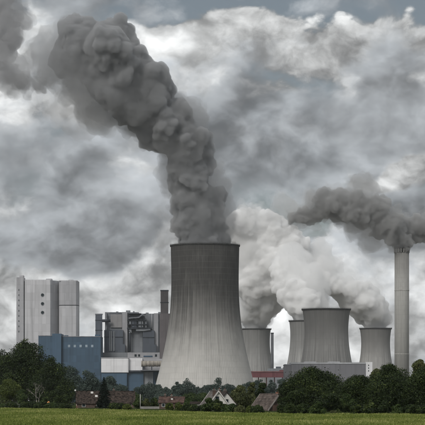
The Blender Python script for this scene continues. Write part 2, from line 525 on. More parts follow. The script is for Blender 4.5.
def cladding(name, col, px_w=4.0, row_h=0.0, var=0.1, rough=0.55, streak=0.25):
    """profiled sheet metal: vertical seams every px_w metres, faint panel to panel differences and run-off streaks"""
    if name in MATS: return MATS[name]
    m = bpy.data.materials.new(name); m.use_nodes = True
    t = m.node_tree; b = t.nodes['Principled BSDF']
    b.inputs['Roughness'].default_value = rough; b.inputs['Specular IOR Level'].default_value = 0.3
    g = t.nodes.new('ShaderNodeTexCoord'); o = X(t, g.outputs['Object'])
    ox, oy, oz = nsep(t, o)
    q = (ox + oy * 0.73) / px_w
    cell = nnoise(t, ncomb(t, q.m('FLOOR') * 5.37, (oz / (row_h or 9.0)).m('FLOOR') * 3.1, 0.0), 1.0, 1, 0.5)
    dirt = nnoise(t, nvec(t, 'MULTIPLY', o, (0.25, 0.25, 0.012)), 1.0, 6, 0.65)
    blot = nnoise(t, o, 0.05, 5, 0.6)
    cc = nmix(t, cell.ss(0.3, 0.7), tuple(c_ * (1 - var) for c_ in col), tuple(min(1, c_ * (1 + var)) for c_ in col))
    cc = nmix(t, dirt.ss(0.48, 0.75) * streak * 2, cc, tuple(c_ * 0.55 for c_ in col))
    cc = nmix(t, blot.ss(0.45, 0.8) * 0.25, cc, tuple(c_ * 0.7 for c_ in col))
    fr = q.m('FRACT'); seam = fr.ss(0.0, 0.08)
    seam = seam.m('SUBTRACT', 1.0).m('ABSOLUTE')
    if row_h:
        fz = (oz / row_h).m('FRACT').ss(0.0, 0.05).m('SUBTRACT', 1.0).m('ABSOLUTE')
        seam = seam.m('MAXIMUM', fz)
    cc = nmix(t, seam * 0.35, cc, tuple(c_ * 0.5 for c_ in col))
    t.links.new(cc.k, b.inputs['Base Color'])
    MATS[name] = m
    return m


m_lgrey = cladding('light_grey_cladding', (0.53, 0.53, 0.55), 5.0, 11.0, 0.09, streak=.35)
m_lgrey2 = cladding('mid_grey_cladding', (0.42, 0.42, 0.44), 5.0, 11.0, 0.05)
m_blue = cladding('blue_cladding', (0.060, 0.104, 0.155), 6.0, 9.0, 0.14, streak=.4)
m_blue2 = cladding('blue_cladding_bright', (0.068, 0.118, 0.178), 6.0, 0.0, 0.06)
m_white = cladding('white_cladding', (0.80, 0.80, 0.82), 7.0, 6.0, 0.04)
m_dgrey = cladding('dark_grey_cladding', (0.105, 0.12, 0.145), 3.5, 0.0, 0.16)
m_mgrey = cladding('blue_grey_cladding', (0.25, 0.265, 0.285), 4.5, 7.0, 0.10)
m_brown = cladding('brown_grey_cladding', (0.10, 0.092, 0.095), 3.0, 8.0, 0.12)
m_steel = mat('dark_steel', (0.055, 0.062, 0.075), 0.6, 0.2, 0.2)
m_gsteel = mat('grey_steel', (0.22, 0.23, 0.25), 0.5, 0.2, 0.2)
m_glass = mat('dark_glass', (0.02, 0.03, 0.035), 0.15, 0.1, 0.2)
m_pale = mat('pale_panel', (0.33, 0.40, 0.46), 0.4, 0.1, 0.2)
m_duct = mat('beige_duct', (0.36, 0.33, 0.29), 0.6, 0.15, 0.1, streak=0.3)

# tall boiler house, light grey
D = 1200 * Q; s = K * D
bh = thing('boiler_house', 'tall light grey boiler house with three round windows in a column', 'building', at(48, 400, D).xy.to_3d())
ox = bh.location.x
def hx(px): return (px - 212.5) * s - ox
def hz(py): return CAMH + (HOR - py) * s
# plan: flat front, receding splayed face, projecting wing with a rounded corner
foot = [(hx(24.6), 0), (hx(50.5), -4), (hx(58.6), 18), (hx(58.6), 27), (hx(24.6), 60)]
MB().prism(foot, 0, hz(280.3)).build('main_wall', m_lgrey, bh)
rc = 7.0
wing = [(hx(58.6) + rc * (1 - math.cos(a)), 6 + rc - rc * math.sin(a) - 6) for a in np.linspace(0, math.pi / 2, 8)]
xw1 = hx(77.8)
def wingfoot(g_):
    return [(x - g_ * 0 if i else x, y - g_) for i, (x, y) in enumerate(wing)] + [(xw1 - 2.5, -g_), (xw1, 2.5 - g_), (xw1 + .6, 16), (xw1 + .6, 26), (hx(58.6) + .01, 26)]
MB().prism(wingfoot(0), 0, hz(305.6)).build('lower_wing', m_lgrey, bh)
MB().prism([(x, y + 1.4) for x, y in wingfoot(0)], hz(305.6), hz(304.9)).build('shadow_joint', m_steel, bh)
MB().prism(wingfoot(0.5), hz(304.9), hz(281.0)).build('upper_wing', m_lgrey2, bh)
MB().prism([(hx(16.5), -2), (hx(23.8), -2), (hx(23.8), 24), (hx(16.5), 24)], 0, hz(277.4)).build('stair_tower', m_lgrey2, bh)
MB().box(hx(23.8), hx(24.6), 3, 30, 0, hz(281)).build('service_shaft', m_steel, bh)
for i in range(9):
    zc = hz(290 + i * 5.2)
    MB().box(hx(18.7), hx(19.3), -2.25, -1.9, zc - 1.2, zc + 1.2).build('window', m_glass, bh)
for a0, a1, b0, b1, y0 in ((19.3, 23.5, 275.2, 277.4, 2), (45.5, 51.5, 278.3, 280.3, 8), (68, 73, 279.3, 281, 9), (30, 34, 279.4, 280.3, 9)):
    MB().box(hx(a0), hx(a1), y0, y0 + 12, hz(b1), hz(b0)).bevel(.4).build('roof_house', m_lgrey2, bh)
for a0, a1, yy, zz in ((24.6, 50.5, -0.2, 280.3), (58.8, 77.6, 0.4, 281)):
    MB().box(hx(a0), hx(a1), yy - .1 if a0 > 50 else 0.2, 2.2, hz(zz), hz(zz) + 1.0).build('parapet', m_lgrey, bh)
for py in (295.1, 303.8, 312.6):
    zc = hz(py)
    w_ = MB().lathe([(1.95, -.5), (1.95, .25)], 24).build('round_window', m_glass, bh)
    w_.location = (hx(42.7), -2.95, zc); w_.rotation_euler.x = math.pi / 2
    fr = MB().lathe([(1.95, -.3), (1.95, .45), (2.45, .45), (2.45, -.3)], 24, smooth=False, closed=True).build('frame', m_gsteel, w_)

# blue turbine hall in front of it
D = 1145 * Q
th_ = thing('turbine_hall', 'long blue clad hall in front of the tall light grey boiler house', 'building', at(70, 400, D).xy.to_3d())
pb(th_, 'main_wall', 38.4, 52.2, 336, None, D + 4, 60, m_blue)
pb(th_, 'stair_tower', 52.2, 61.2, 333.6, None, D, 50, m_blue2)
pb(th_, 'east_wall', 61.2, 100.6, 336.9, None, D + 5, 60, m_blue)
pb(th_, 'roof_edge', 61.2, 100.8, 336.2, 336.9, D + 4.6, 60, m_gsteel)
pb(th_, 'roof_edge', 38.2, 52.2, 335.4, 336.0, D + 3.6, 60, m_gsteel)
for q in (69, 74.8, 80.6, 86.4, 92.2):
    w_ = pb(th_, 'window', q - 1.1, q + 1.1, 344.8, 347.2, D + 4.7, 1.0, m_pale)
pb(th_, 'vent_housing', 64, 68, 335.3, 336.2, D + 15, 8, m_blue); pb(th_, 'vent_housing', 95, 99.5, 334.6, 336.2, D + 12, 10, m_blue2)

# older boiler block with open steelwork
D = 1180 * Q; s = K * D
ob = thing('boiler_block', 'older grey boiler block with open steel platforms and pipes', 'building', at(132, 400, D).xy.to_3d())
pb(ob, 'rear_wall', 105.2, 162.0, 313.6, None, D + 14, 50, m_mgrey)
pb(ob, 'roof_edge', 105.0, 138.5, 312.2, 313.6, D + 13.5, 45, m_gsteel)
pb(ob, 'upper_panel', 110.6, 122.0, 314.4, 327.5, D + 12, 3, cladding('warm_grey_cladding', (0.33, 0.32, 0.32), 6.0, 8.0, 0.06))
pb(ob, 'column', 122.2, 127.4, 312.0, 352.5, D + 6, 10, m_lgrey2)
pb(ob, 'column', 153.8, 158.2, 313.2, 352.5, D + 6, 10, m_lgrey2)
pb(ob, 'column', 105.0, 107.0, 313.0, 352.5, D + 9, 8, m_gsteel)
pb(ob, 'centre_panel', 131.5, 142.6, 331.5, 352.5, D + 10, 5, m_mgrey)
cas1 = pb(ob, 'boiler_casing', 104.2, 123.0, 330.0, 352.4, D, 9, m_dgrey)
cas2 = pb(ob, 'boiler_casing', 142.8, 154.2, 330.4, 352.4, D + 1, 9, m_dgrey)
for q in (109.2, 110.8, 113.4):
    pb(ob, 'casing_duct', q, q + 1.1, 331, 351, D - 1.2, 1.4, m_mgrey)
pb(ob, 'casing_annex', 115.5, 125.0, 344.2, 352.4, D - 2, 6, m_dgrey); pb(ob, 'casing_annex', 148.5, 156.5, 344.5, 352.4, D - 2, 6, m_dgrey)
pb(ob, 'casing_rib', 104.0, 123.2, 336.6, 337.3, D - .6, 2, m_steel); pb(ob, 'casing_rib', 142.6, 154.4, 337.0, 337.7, D + .4, 2, m_steel)
for py0, py1, a, b_ in ((319.8, 320.6, 127.2, 146), (324.0, 324.7, 127.2, 147), (327.6, 328.9, 127.0, 151.0), (316.0, 316.6, 127.2, 144), (313.3, 313.9, 127.2, 141)):
    pb(ob, 'platform_deck', a, b_, py0, py1, D + 1, 13, m_steel)
for q in (127.8, 131.0, 134.4, 137.6, 141.0, 144.4):
    pb(ob, 'platform_post', q, q + 0.55, 316.0, 328.0, D + 1.5, 1.0, m_steel)
for a, b_, c_, e in ((129.2, 131, 321, 324), (132.0, 136.5, 320.8, 327.4), (138.2, 143.2, 321, 327.2), (129.0, 131.5, 329, 333), (145, 146.5, 321, 327.5)):
    pb(ob, 'tank_panel', a, b_, c_, e, D + 2.5, 4, m_mgrey if a != 132.0 else m_dgrey)
def pipe(parent, name, pts, rad, m, seg=12):
    o = parent.location
    return MB().tube([at(*p) - o for p in pts], rad, seg).build(name, m, parent)
for y0, y1, a, b_ in ((314.5, 319.5, 128, 134), (319.5, 315, 134, 139), (315, 319.5, 139, 143.5), (329, 333.5, 127.5, 131.5), (329, 331.5, 150, 146)):
    pipe(ob, 'brace', [(a, y0, D + 2.4), (b_, y1, D + 2.4)], 0.45, m_steel, 6)
pipe(ob, 'steam_pipe', [(128.5, 318.3, D - 1), (139, 317.6, D - 1), (142, 315, D - 1), (145.5, 314.2, D + 2)], 1.1, m_gsteel)
pipe(ob, 'steam_pipe', [(136, 330.4, D), (145, 330.4, D), (150.5, 329.8, D)], 1.3, m_mgrey)
pipe(ob, 'steam_pipe', [(151.8, 313.6, D + 5), (151.8, 328, D + 5)], 0.8, m_lgrey2)
pipe(ob, 'steam_pipe', [(129.8, 333, D + 4), (129.8, 352, D + 4)], 1.5, m_steel)
pipe(ob, 'flue_pipe', [(101.5, 320.7, D + 6), (110.5, 320.7, D + 6)], 2.0, m_steel)
for a, b_, c_, e in ((126, 130.2, 310.4, 312.2), (116, 118.2, 311.5, 312.2), (145.8, 148.5, 312.6, 313.6), (158.2, 161.5, 312.0, 313.6), (133, 134.4, 311.2, 313.6)):
    pb(ob, 'roof_house', a, b_, c_, e, D + 18, 8, m_mgrey)
pb(ob, 'podium', 101.5, 127.2, 352.5, None, D - 2.5, 30, m_mgrey)
pb(ob, 'podium', 127.2, 161.0, 352.5, None, D - 2.0, 30, m_lgrey2)
for a, b_ in ((134.5, 136.6), (138.2, 140), (155, 157)): pb(ob, 'podium_window', a, b_, 354.3, 356.6, D - 2.3, .6, m_glass)
pb(ob, 'podium_sign', 143.5, 152.5, 355.6, 357.0, D - 2.4, .6, m_blue2)

fl = thing('flue_stack', 'short grey flue stack left of the older boiler block', 'chimney', at(98.8, 400, 1175 * Q).xy.to_3d(), 'flue stacks')
pb(fl, 'shaft', 95.4, 102.0, 314.6, None, 1172 * Q, 9, m_dgrey); pb(fl, 'cap', 95.0, 102.4, 313.6, 314.6, 1172 * Q - .5, 10, m_gsteel)
pb(fl, 'shaft_band', 95.2, 102.2, 319.8, 320.6, 1172 * Q - .4, 10, m_steel); pb(fl, 'shaft_band', 95.2, 102.2, 329.8, 330.6, 1172 * Q - .4, 10, m_steel)
fl = thing('flue_stack', 'dark brown square stack rising beside the huge cooling tower', 'chimney', at(164.5, 400, 1165 * Q).xy.to_3d(), 'flue stacks')
pb(fl, 'shaft', 160.6, 168.2, 291.0, None, 1160 * Q, 11, m_brown); pb(fl, 'cap', 160.3, 168.5, 289.9, 291.0, 1160 * Q - .4, 12, m_steel)
pb(fl, 'lower_casing', 159.6, 171, 313.5, None, 1160 * Q - 2, 14, cladding('rust_grey_cladding', (0.15, 0.135, 0.14), 3.0, 8.0, 0.1))
pb(fl, 'shaft_band', 160.2, 168.6, 302, 302.7, 1160 * Q - .5, 12, m_steel)
m_dkfl = mat('dark_flue_steel', (0.10, 0.105, 0.115), 0.7, 0.2, 0.05, streak=.4)
fl = thing('flue_stack', 'thin dark flue right beside the half-hidden small cooling tower', 'chimney', at(272.2, 400, 1520 * Q).xy.to_3d(), 'flue stacks')
zf = CAMH + (HOR - 333) * K * 1520 * Q
MB().lathe([(2.9, 0), (2.5, zf)], 24).build('shaft', m_dkfl, fl); MB().lathe([(2.7, zf - 1.5), (3.0, zf + .6)], 24).build('cap', m_steel, fl)

# white and blue hall with a big horizontal duct
D = 1120 * Q
wh = thing('white_hall', 'white upper hall on a blue base with a fat beige duct', 'building', at(122, 400, D).xy.to_3d())
pb(wh, 'upper_wall', 101.2, 128.6, 358.3, 372.7, D, 40, m_white, 0.5)
pb(wh, 'upper_wall', 128.6, 142.5, 358.3, 370.6, D + 5, 35, m_white, 0.3)
pb(wh, 'upper_wall', 142.5, 163.0, 358.8, 370.6, D + 14, 20, m_lgrey2)
pb(wh, 'soffit', 128.6, 163.0, 370.6, 372.0, D + 3, 30, m_steel)
pb(wh, 'lower_wall', 101.4, 127.0, 372.7, None, D + 1.5, 38, m_blue2)
pb(wh, 'lower_wall', 127.0, 143.4, 372.0, None, D + 6, 30, m_blue)
pb(wh, 'lower_wall', 143.4, 153.0, 372.0, None, D + 9, 25, m_mgrey)
pb(wh, 'lower_wall', 153.0, 164.0, 372.0, None, D + 12, 20, m_blue)
pb(wh, 'parapet', 101.0, 128.8, 357.5, 358.3, D - .3, 41, m_lgrey2)
du = pipe(wh, 'duct', [(141.3, 363.7, D - 1), (166.0, 363.7, D - 1)], 3.7, m_duct, 24)
for q in (141.6, 145.4, 149.2, 153.0, 156.8, 160.6):
    f_ = pipe(wh, 'flange', [(q, 363.7, D - 1), (q + .8, 363.7, D - 1)], 4.1, m_duct, 24); f_.parent = du
pb(wh, 'duct_support', 143.2, 144.2, 366.6, 370.7, D - 2, 3, m_steel); pb(wh, 'duct_support', 151.2, 152.2, 366.6, 370.7, D - 2, 3, m_steel)
pb(wh, 'duct_ledge', 140.5, 164, 370.0, 370.6, D - 5, 12, m_gsteel)
pb(wh, 'door', 155.2, 157.6, 375, 383, D + 11.6, .6, m_glass)

# long grey hall on the right with a white end tower
D = 1130 * Q
gh = thing('grey_hall', 'long low slate grey hall in front of the rear cooling towers', 'building', at(330, 400, D).xy.to_3d())
m_slate = cladding('slate_cladding', (0.185, 0.185, 0.20), 7.0, 0.0, 0.05)
pb(gh, 'main_wall', 291.5, 366.0, 364.0, None, D, 60, m_slate)
pb(gh, 'roof_edge', 291.0, 366.0, 362.4, 364.0, D - .6, 61, mat('roof_trim', (0.40, 0.41, 0.43), .6, .1, .1))
pb(gh, 'west_wall', 284.8, 291.5, 365.2, None, D + 3, 55, m_slate)
pb(gh, 'roof_edge', 284.5, 291.5, 364.2, 365.2, D + 2.5, 55, m_gsteel)
et = pb(gh, 'end_tower', 366.0, 372.4, 362.0, None, D - 2, 20, m_white)
for py in (364.6, 367.4, 370.2): pb(gh, 'window', 368.2, 369.0, py, py + 1.3, D - 2.3, .5, m_glass)
pb(gh, 'skylight', 304, 316, 361.6, 362.4, D + 8, 10, m_lgrey2); pb(gh, 'skylight', 328, 340, 361.6, 362.4, D + 8, 10, m_lgrey2)

# red conveyor bridge between the towers
D = 1210 * Q
cb = thing('conveyor_bridge', 'dull red enclosed conveyor bridge between the huge tower and the grey hall', 'bridge', at(268, 400, D).xy.to_3d())
m_red = cladding('faded_red_cladding', (0.30, 0.115, 0.125), 3.0, 0.0, 0.12)
pb(cb, 'gallery', 246, 290, 372.2, 377.4, D, 9, m_red)
pb(cb, 'roof', 246, 290, 371.2, 372.2, D - .8, 10.6, mat('faded_red_roof', (0.36, 0.17, 0.17), .7, .15, .1))
pb(cb, 'head_house', 279.5, 290, 370.0, 371.3, D, 9, m_red)
for q in (250, 258, 266, 274, 282, 289): pb(cb, 'trestle', q, q + 1.0, 377.4, None, D + 3, 3, mat('rust_steel', (0.13, 0.06, 0.06)))
D = 1330 * Q
lb = thing('low_plant_building', 'low grey plant building showing above the dull red bridge', 'building', at(280, 400, D).xy.to_3d())
pb(lb, 'main_wall', 268, 287, 368.4, None, D, 30, m_mgrey); pb(lb, 'roof_house', 276, 281, 366.6, 368.4, D + 3, 10, m_dgrey); pb(lb, 'roof_house', 283, 286, 367.5, 368.4, D + 3, 8, m_dgrey)

# ------------------------------------------------------------------ vapour plumes
def ico(sub):
    b = bmesh.new(); bmesh.ops.create_icosphere(b, subdivisions=sub, radius=1.0)
    v = np.array([p.co[:] for p in b.verts]); f_ = np.array([[q.index for q in p.verts] for p in b.faces]); b.free()
    return v, f_


ICO = {1: ico(1), 2: ico(2), 3: ico(3)}


def puffs(path, seed, lvl1=1.0, m_ratio=(0.34, 0.70), s_ratio=(0.13, 0.30), nm=9, ns=16, depth=1.0, squash=1.0, spread=0.5):
    """spheres on spheres along a path of (px, py, radius px, distance)"""
    r = np.random.default_rng(seed); out = []
    pts = [(at(a, b, D_), rr * K * D_) for a, b, rr, D_ in path]
    for (p0, r0), (p1, r1) in zip(pts[:-1], pts[1:]):
        L = (p1 - p0).length; n = max(1, int(round(L / (0.45 * (r0 + r1) / 2))))
        for i in range(n):
            q = i / n; c_ = np.array(p0.lerp(p1, q)); rr = r0 + (r1 - r0) * q
            c_ = c_ + r.normal(0, 1, 3) * rr * spread * np.array([1, depth, 1]) * .5
            rb = rr * r.uniform(0.55, 0.80) * lvl1
            out.append((c_, rb))
            for _ in range(nm):
                d_ = r.normal(0, 1, 3); d_ /= np.linalg.norm(d_)
                rm = rr * r.uniform(*m_ratio)
                cm = c_ + d_ * (rb * r.uniform(0.72, 0.95))
                if np.linalg.norm(cm - c_) + rm > rr * 1.12: rm = max(rr * .2, rr * 1.12 - np.linalg.norm(cm - c_))
                out.append((cm, rm))
                for _ in range(ns):
                    e = d_ + r.normal(0, .75, 3); e /= np.linalg.norm(e)
                    rs = rr * r.uniform(*s_ratio) * r.uniform(.7, 1)
                    out.append((cm + e * rm * r.uniform(.82, .98), rs))
    return out


def remesh(me, voxel):
    tmp = bpy.data.objects.new('tmp', me); COL.objects.link(tmp)
    md = tmp.modifiers.new('r', 'REMESH'); md.mode = 'VOXEL'; md.voxel_size = voxel
    dg = bpy.context.evaluated_depsgraph_get()
    res = bpy.data.meshes.new_from_object(tmp.evaluated_get(dg))
    bpy.data.objects.remove(tmp); bpy.data.meshes.remove(me)
    return res


def cloud_mesh(name, spheres, voxel, disp, seed, scale0):
    vs, fs, n = [], [], 0
    for c_, rr in spheres:
        v, f_ = ICO[3 if rr > voxel * 9 else 2 if rr > voxel * 3.6 else 1]
        vs.append(v * rr + c_); fs.append(f_ + n); n += len(v)
    me = mesh_np(name + '_raw', np.concatenate(vs), np.concatenate(fs))
    res = remesh(me, voxel)
    k = len(res.vertices)
    co = np.empty(k * 3, np.float32); res.vertices.foreach_get('co', co); co = co.reshape(-1, 3).astype(float)
    no = np.empty(k * 3, np.float32); res.vertex_normals.foreach_get('vector', no); no = no.reshape(-1, 3)
    # billowed relief: rounded lumps with creases between them
    t = 0; a = 1.0; sc = scale0
    for o_ in range(5):
        nn = vnoise(co / sc + 17.3 * o_, seed + o_)
        t = t + a * (np.abs(2 * nn - 1) - .35); a *= .72; sc *= .5
    wv = np.stack([vnoise(co / (scale0 * 1.7) + 9, seed + 20), vnoise(co / (scale0 * 1.7) + 33, seed + 21), vnoise(co / (scale0 * 1.7) + 57, seed + 22)], 1) - .5
    co = co + no * (disp * t)[:, None] + wv * disp * 2.2
    res.vertices.foreach_set('co', co.astype(np.float32).ravel())
    res.update()
    res = remesh(res, voxel * 0.9)                     # keeps the relief closed and free of self-crossings
    res.polygons.foreach_set('use_smooth', np.ones(len(res.polygons), dtype=bool))
    res.update(); res.name = name
    return res


def plume(label, path, seed, mats, voxel, disp, scale0, cat='steam', mouth=None, cone=0.3, wisps=(), wisp_mat=None, shells=((.93, 1.0), (1.02, 1.9), (1.12, 2.6)), **kw):
    """three nested ragged bodies of vapour: dense core, thinner mantle, faint veil"""
    path = [(a, b, r_, D_ * Q if D_ < 1700 else D_) for a, b, r_, D_ in path]
    p0 = at(*path[0][:2], path[0][3])
    t = thing('vapour_plume', label, cat, p0)

    def inside(sp_, slack, rmin=3.0):
        if mouth is None: return sp_
        (tx, ty), rt_, zt_ = mouth; o_ = []
        for c_, r_ in sp_:
            w_ = c_ + np.array(p0)
            if w_[2] - r_ < zt_ + 60:
                r_ = min(r_, rt_ - slack + cone * max(0, w_[2] - zt_ - 6) - math.hypot(w_[0] - tx, w_[1] - ty))
                if r_ < rmin: continue
            o_.append((c_, r_))
        return o_
    for i, ((grow, rough), m, nm_) in enumerate(zip(shells, mats, ('billows', 'mantle', 'veil'))):
        if m is None: continue
        pp = [(a, b, r_ * grow, D_) for a, b, r_, D_ in path]
        sp = inside([(c_ - np.array(p0), r_) for c_, r_ in puffs(pp, seed + 7 * i, **kw)], 3.0 + disp * rough)
        link(nm_, cloud_mesh(nm_, sp, voxel * (1, 1, 1.15)[i], disp * rough, seed + 9 * i, scale0 * (1, 1.1, 1.3)[i]), m, t)
    for wp in wisps:
        wp = [(a, b, r_, D_ * Q if D_ < 1700 else D_) for a, b, r_, D_ in wp]
        sp = [(c_ - np.array(p0), r_) for c_, r_ in puffs(wp, seed + 70, spread=1.2, nm=8, ns=10, m_ratio=(.22, .5))]
        link('wisps', cloud_mesh('wisps', sp, voxel * 1.1, disp * 2.4, seed + 19, scale0 * .9), wisp_mat or v_wisp, t)
    return t


DK = (0.655, 0.66, 0.67)  # grey albedo: the backlit shade of white steam is put into its colour
v_dark = [vapour('dark_vapour_core', 0.26, DK, 0.2), vapour('dark_vapour_mantle', 0.032, DK, 0.2), vapour('dark_vapour_veil', 0.0045, DK, 0.2)]
v_thin = [vapour('thin_vapour_core', 0.06, (.70, .70, .71), 0.2), vapour('thin_vapour_mantle', 0.03, (.70, .70, .71), 0.2), vapour('thin_vapour_veil', 0.005, (.70, .70, .71), 0.2)]
CK = (0.69, 0.69, 0.69)
v_chim = [vapour('chimney_vapour_core', 0.24, CK, 0.2), vapour('chimney_vapour_mantle', 0.045, CK, 0.2), vapour('chimney_vapour_veil', 0.006, CK, 0.2)]
WK = (0.9998, 0.9998, 0.9998)
v_white = [vapour('white_vapour_core', 0.28, WK, 0.0), vapour('white_vapour_mantle', 0.05, WK, 0.0), vapour('white_vapour_veil', 0.012, WK, 0.0)]
v_wisp = vapour('wispy_vapour', 0.014, (0.84, 0.83, 0.825), 0.25)


def MOUTH(t): return (t[0].location.x, t[0].location.y), t[1], t[2]


B = 1090 * Q
plume('huge dark grey plume leaning left from the biggest cooling tower',
      [(205, 258, 28, B), (204, 244, 30, B), (203, 231, 28, B), (200, 213, 24, B), (199, 197, 22.5, B - 4), (196, 181, 23, B - 8), (190, 164, 24, B - 12), (181, 146, 25, B - 16),
       (176, 125, 27, B - 20), (160, 115, 26, B - 24), (146, 107, 26, B - 26), (128, 93, 31, B - 28), (108, 75, 37, B - 32), (91, 56, 40, B - 36), (76, 44, 36, B - 40), (61, 43, 27, B - 42)],
      5, v_dark, 1.4, 3.2, 26.0, 'smoke', mouth=MOUTH(big), spread=.45, nm=8, ns=12, cone=.45,
      wisps=([(186, 236, 14, B), (172, 226, 13, B), (162, 216, 10, B), (158, 204, 7, B)], [(118, 116, 14, B - 30), (96, 118, 15, B - 32), (78, 114, 15, B - 34), (62, 104, 13, B - 36), (52, 92, 11, B - 36)], [(224, 236, 13, B), (232, 224, 12, B), (234, 208, 9, B)]))
plume('ragged grey vapour drifting out at the top left corner',
      [(50, 84, 8, B - 30), (34, 83, 10, B - 30), (17, 80, 13, B - 30), (4, 64, 18, B - 30), (-1, 42, 21, B - 30), (0, 18, 20, B - 30), (-8, -8, 22, B - 30), (-30, -20, 26, B - 30)],
      8, v_thin, 1.6, 4.5, 24.0, 'smoke', spread=1.1, m_ratio=(.2, .5), lvl1=.75)
C = 1110 * Q
plume('grey-brown plume blowing left from the tall right-hand chimney',
      [(402, 249, 5, C), (402, 243, 8, C), (397, 236, 12, C), (385, 229, 14.5, C), (371, 221, 16, C), (357, 213, 18, C), (344, 205, 18, C), (330, 205, 15, C), (317, 209, 11, C), (306, 215, 8, C), (296, 219, 6, C), (286, 222, 4, C)],
      13, v_chim, 1.1, 2.4, 15.0, 'smoke', spread=.7, wisp_mat=vapour('pale_wispy_vapour', 0.020, (0.93, 0.925, 0.92), 0.2),
      wisps=([(322, 200, 15, C), (304, 206, 17, C), (288, 212, 16, C), (272, 218, 14, C), (256, 222, 12, C), (240, 222, 9, C)],))
plume('low grey vapour entering behind the chimney top from the right edge',
      [(396, 233, 10, C + 20), (410, 231, 12.5, C + 20), (425, 230, 13, C + 20), (442, 226, 15, C + 20), (460, 224, 16, C + 20)],
      17, v_chim, 1.2, 2.4, 14.0, 'smoke')
W = 1540
plume('white steam billowing up right behind the huge cooling tower',
      [(254, 334, 13, 1560), (255, 324, 16, 1558), (257, 310, 21, 1550), (264, 292, 25, W), (270, 272, 28, W), (272, 254, 27, W), (262, 238, 22, W), (246, 230, 16, W), (228, 226, 13, W)],
      21, v_white, 1.5, 2.8, 18.0, mouth=MOUTH(tw1), cone=1.1, nm=12, ns=16, s_ratio=(.10, .24))
plume('white steam rising between the two middle cooling towers',
      [(307, 326, 15, 1400), (305, 316, 17, 1400), (302, 303, 21, 1402), (298, 288, 22, 1410), (293, 274, 20, 1420), (288, 262, 16, 1430)],
      26, v_white, 1.5, 2.7, 17.0, mouth=MOUTH(tw2), cone=1.0, nm=12, ns=16, s_ratio=(.10, .24))
plume('white steam rolling left from the small cooling tower near the chimney',
      [(376, 333, 12, 1550), (375, 323, 15, 1550), (371, 311, 18, 1545), (362, 306, 20, W), (348, 304, 22, W), (334, 298, 24, W), (319, 289, 25, W), (305, 279, 24, W), (292, 264, 20, W), (282, 252, 15, W)],
      31, v_white, 1.5, 2.8, 18.0, mouth=MOUTH(tw4), cone=1.1, nm=12, ns=16, s_ratio=(.10, .24))

# ------------------------------------------------------------------ village houses behind the field
m_tile_br = mat('brown_roof_tiles', (0.072, 0.054, 0.045), 0.9, 0.45, 1.3, bump=0.8, streak=.5)
m_tile_rd = mat('red_brown_roof_tiles', (0.115, 0.072, 0.06), 0.9, 0.3, 0.8, bump=0.6)
m_tile_gr = mat('grey_roof_tiles', (0.15, 0.135, 0.125), 0.9, 0.25, 0.8, bump=0.6)
m_brick = mat('red_brick', (0.23, 0.105, 0.075), 0.9, 0.25, 1.2)
m_brick_d = mat('dark_brick', (0.12, 0.085, 0.07), 0.9, 0.25, 1.2)
m_plaster = mat('white_plaster', (0.72, 0.70, 0.66), 0.9, 0.06, 0.4)
m_plaster_g = mat('grey_plaster', (0.30, 0.29, 0.275), 0.9, 0.15, 0.5)
m_verge = mat('pale_verge_board', (0.62, 0.60, 0.57), 0.8, 0.1, 0.5)
m_wood = mat('dark_wood', (0.05, 0.04, 0.035), 0.9, 0.2, 0.6)
m_door = mat('brown_door', (0.09, 0.055, 0.04), 0.7, 0.1, 0.5)


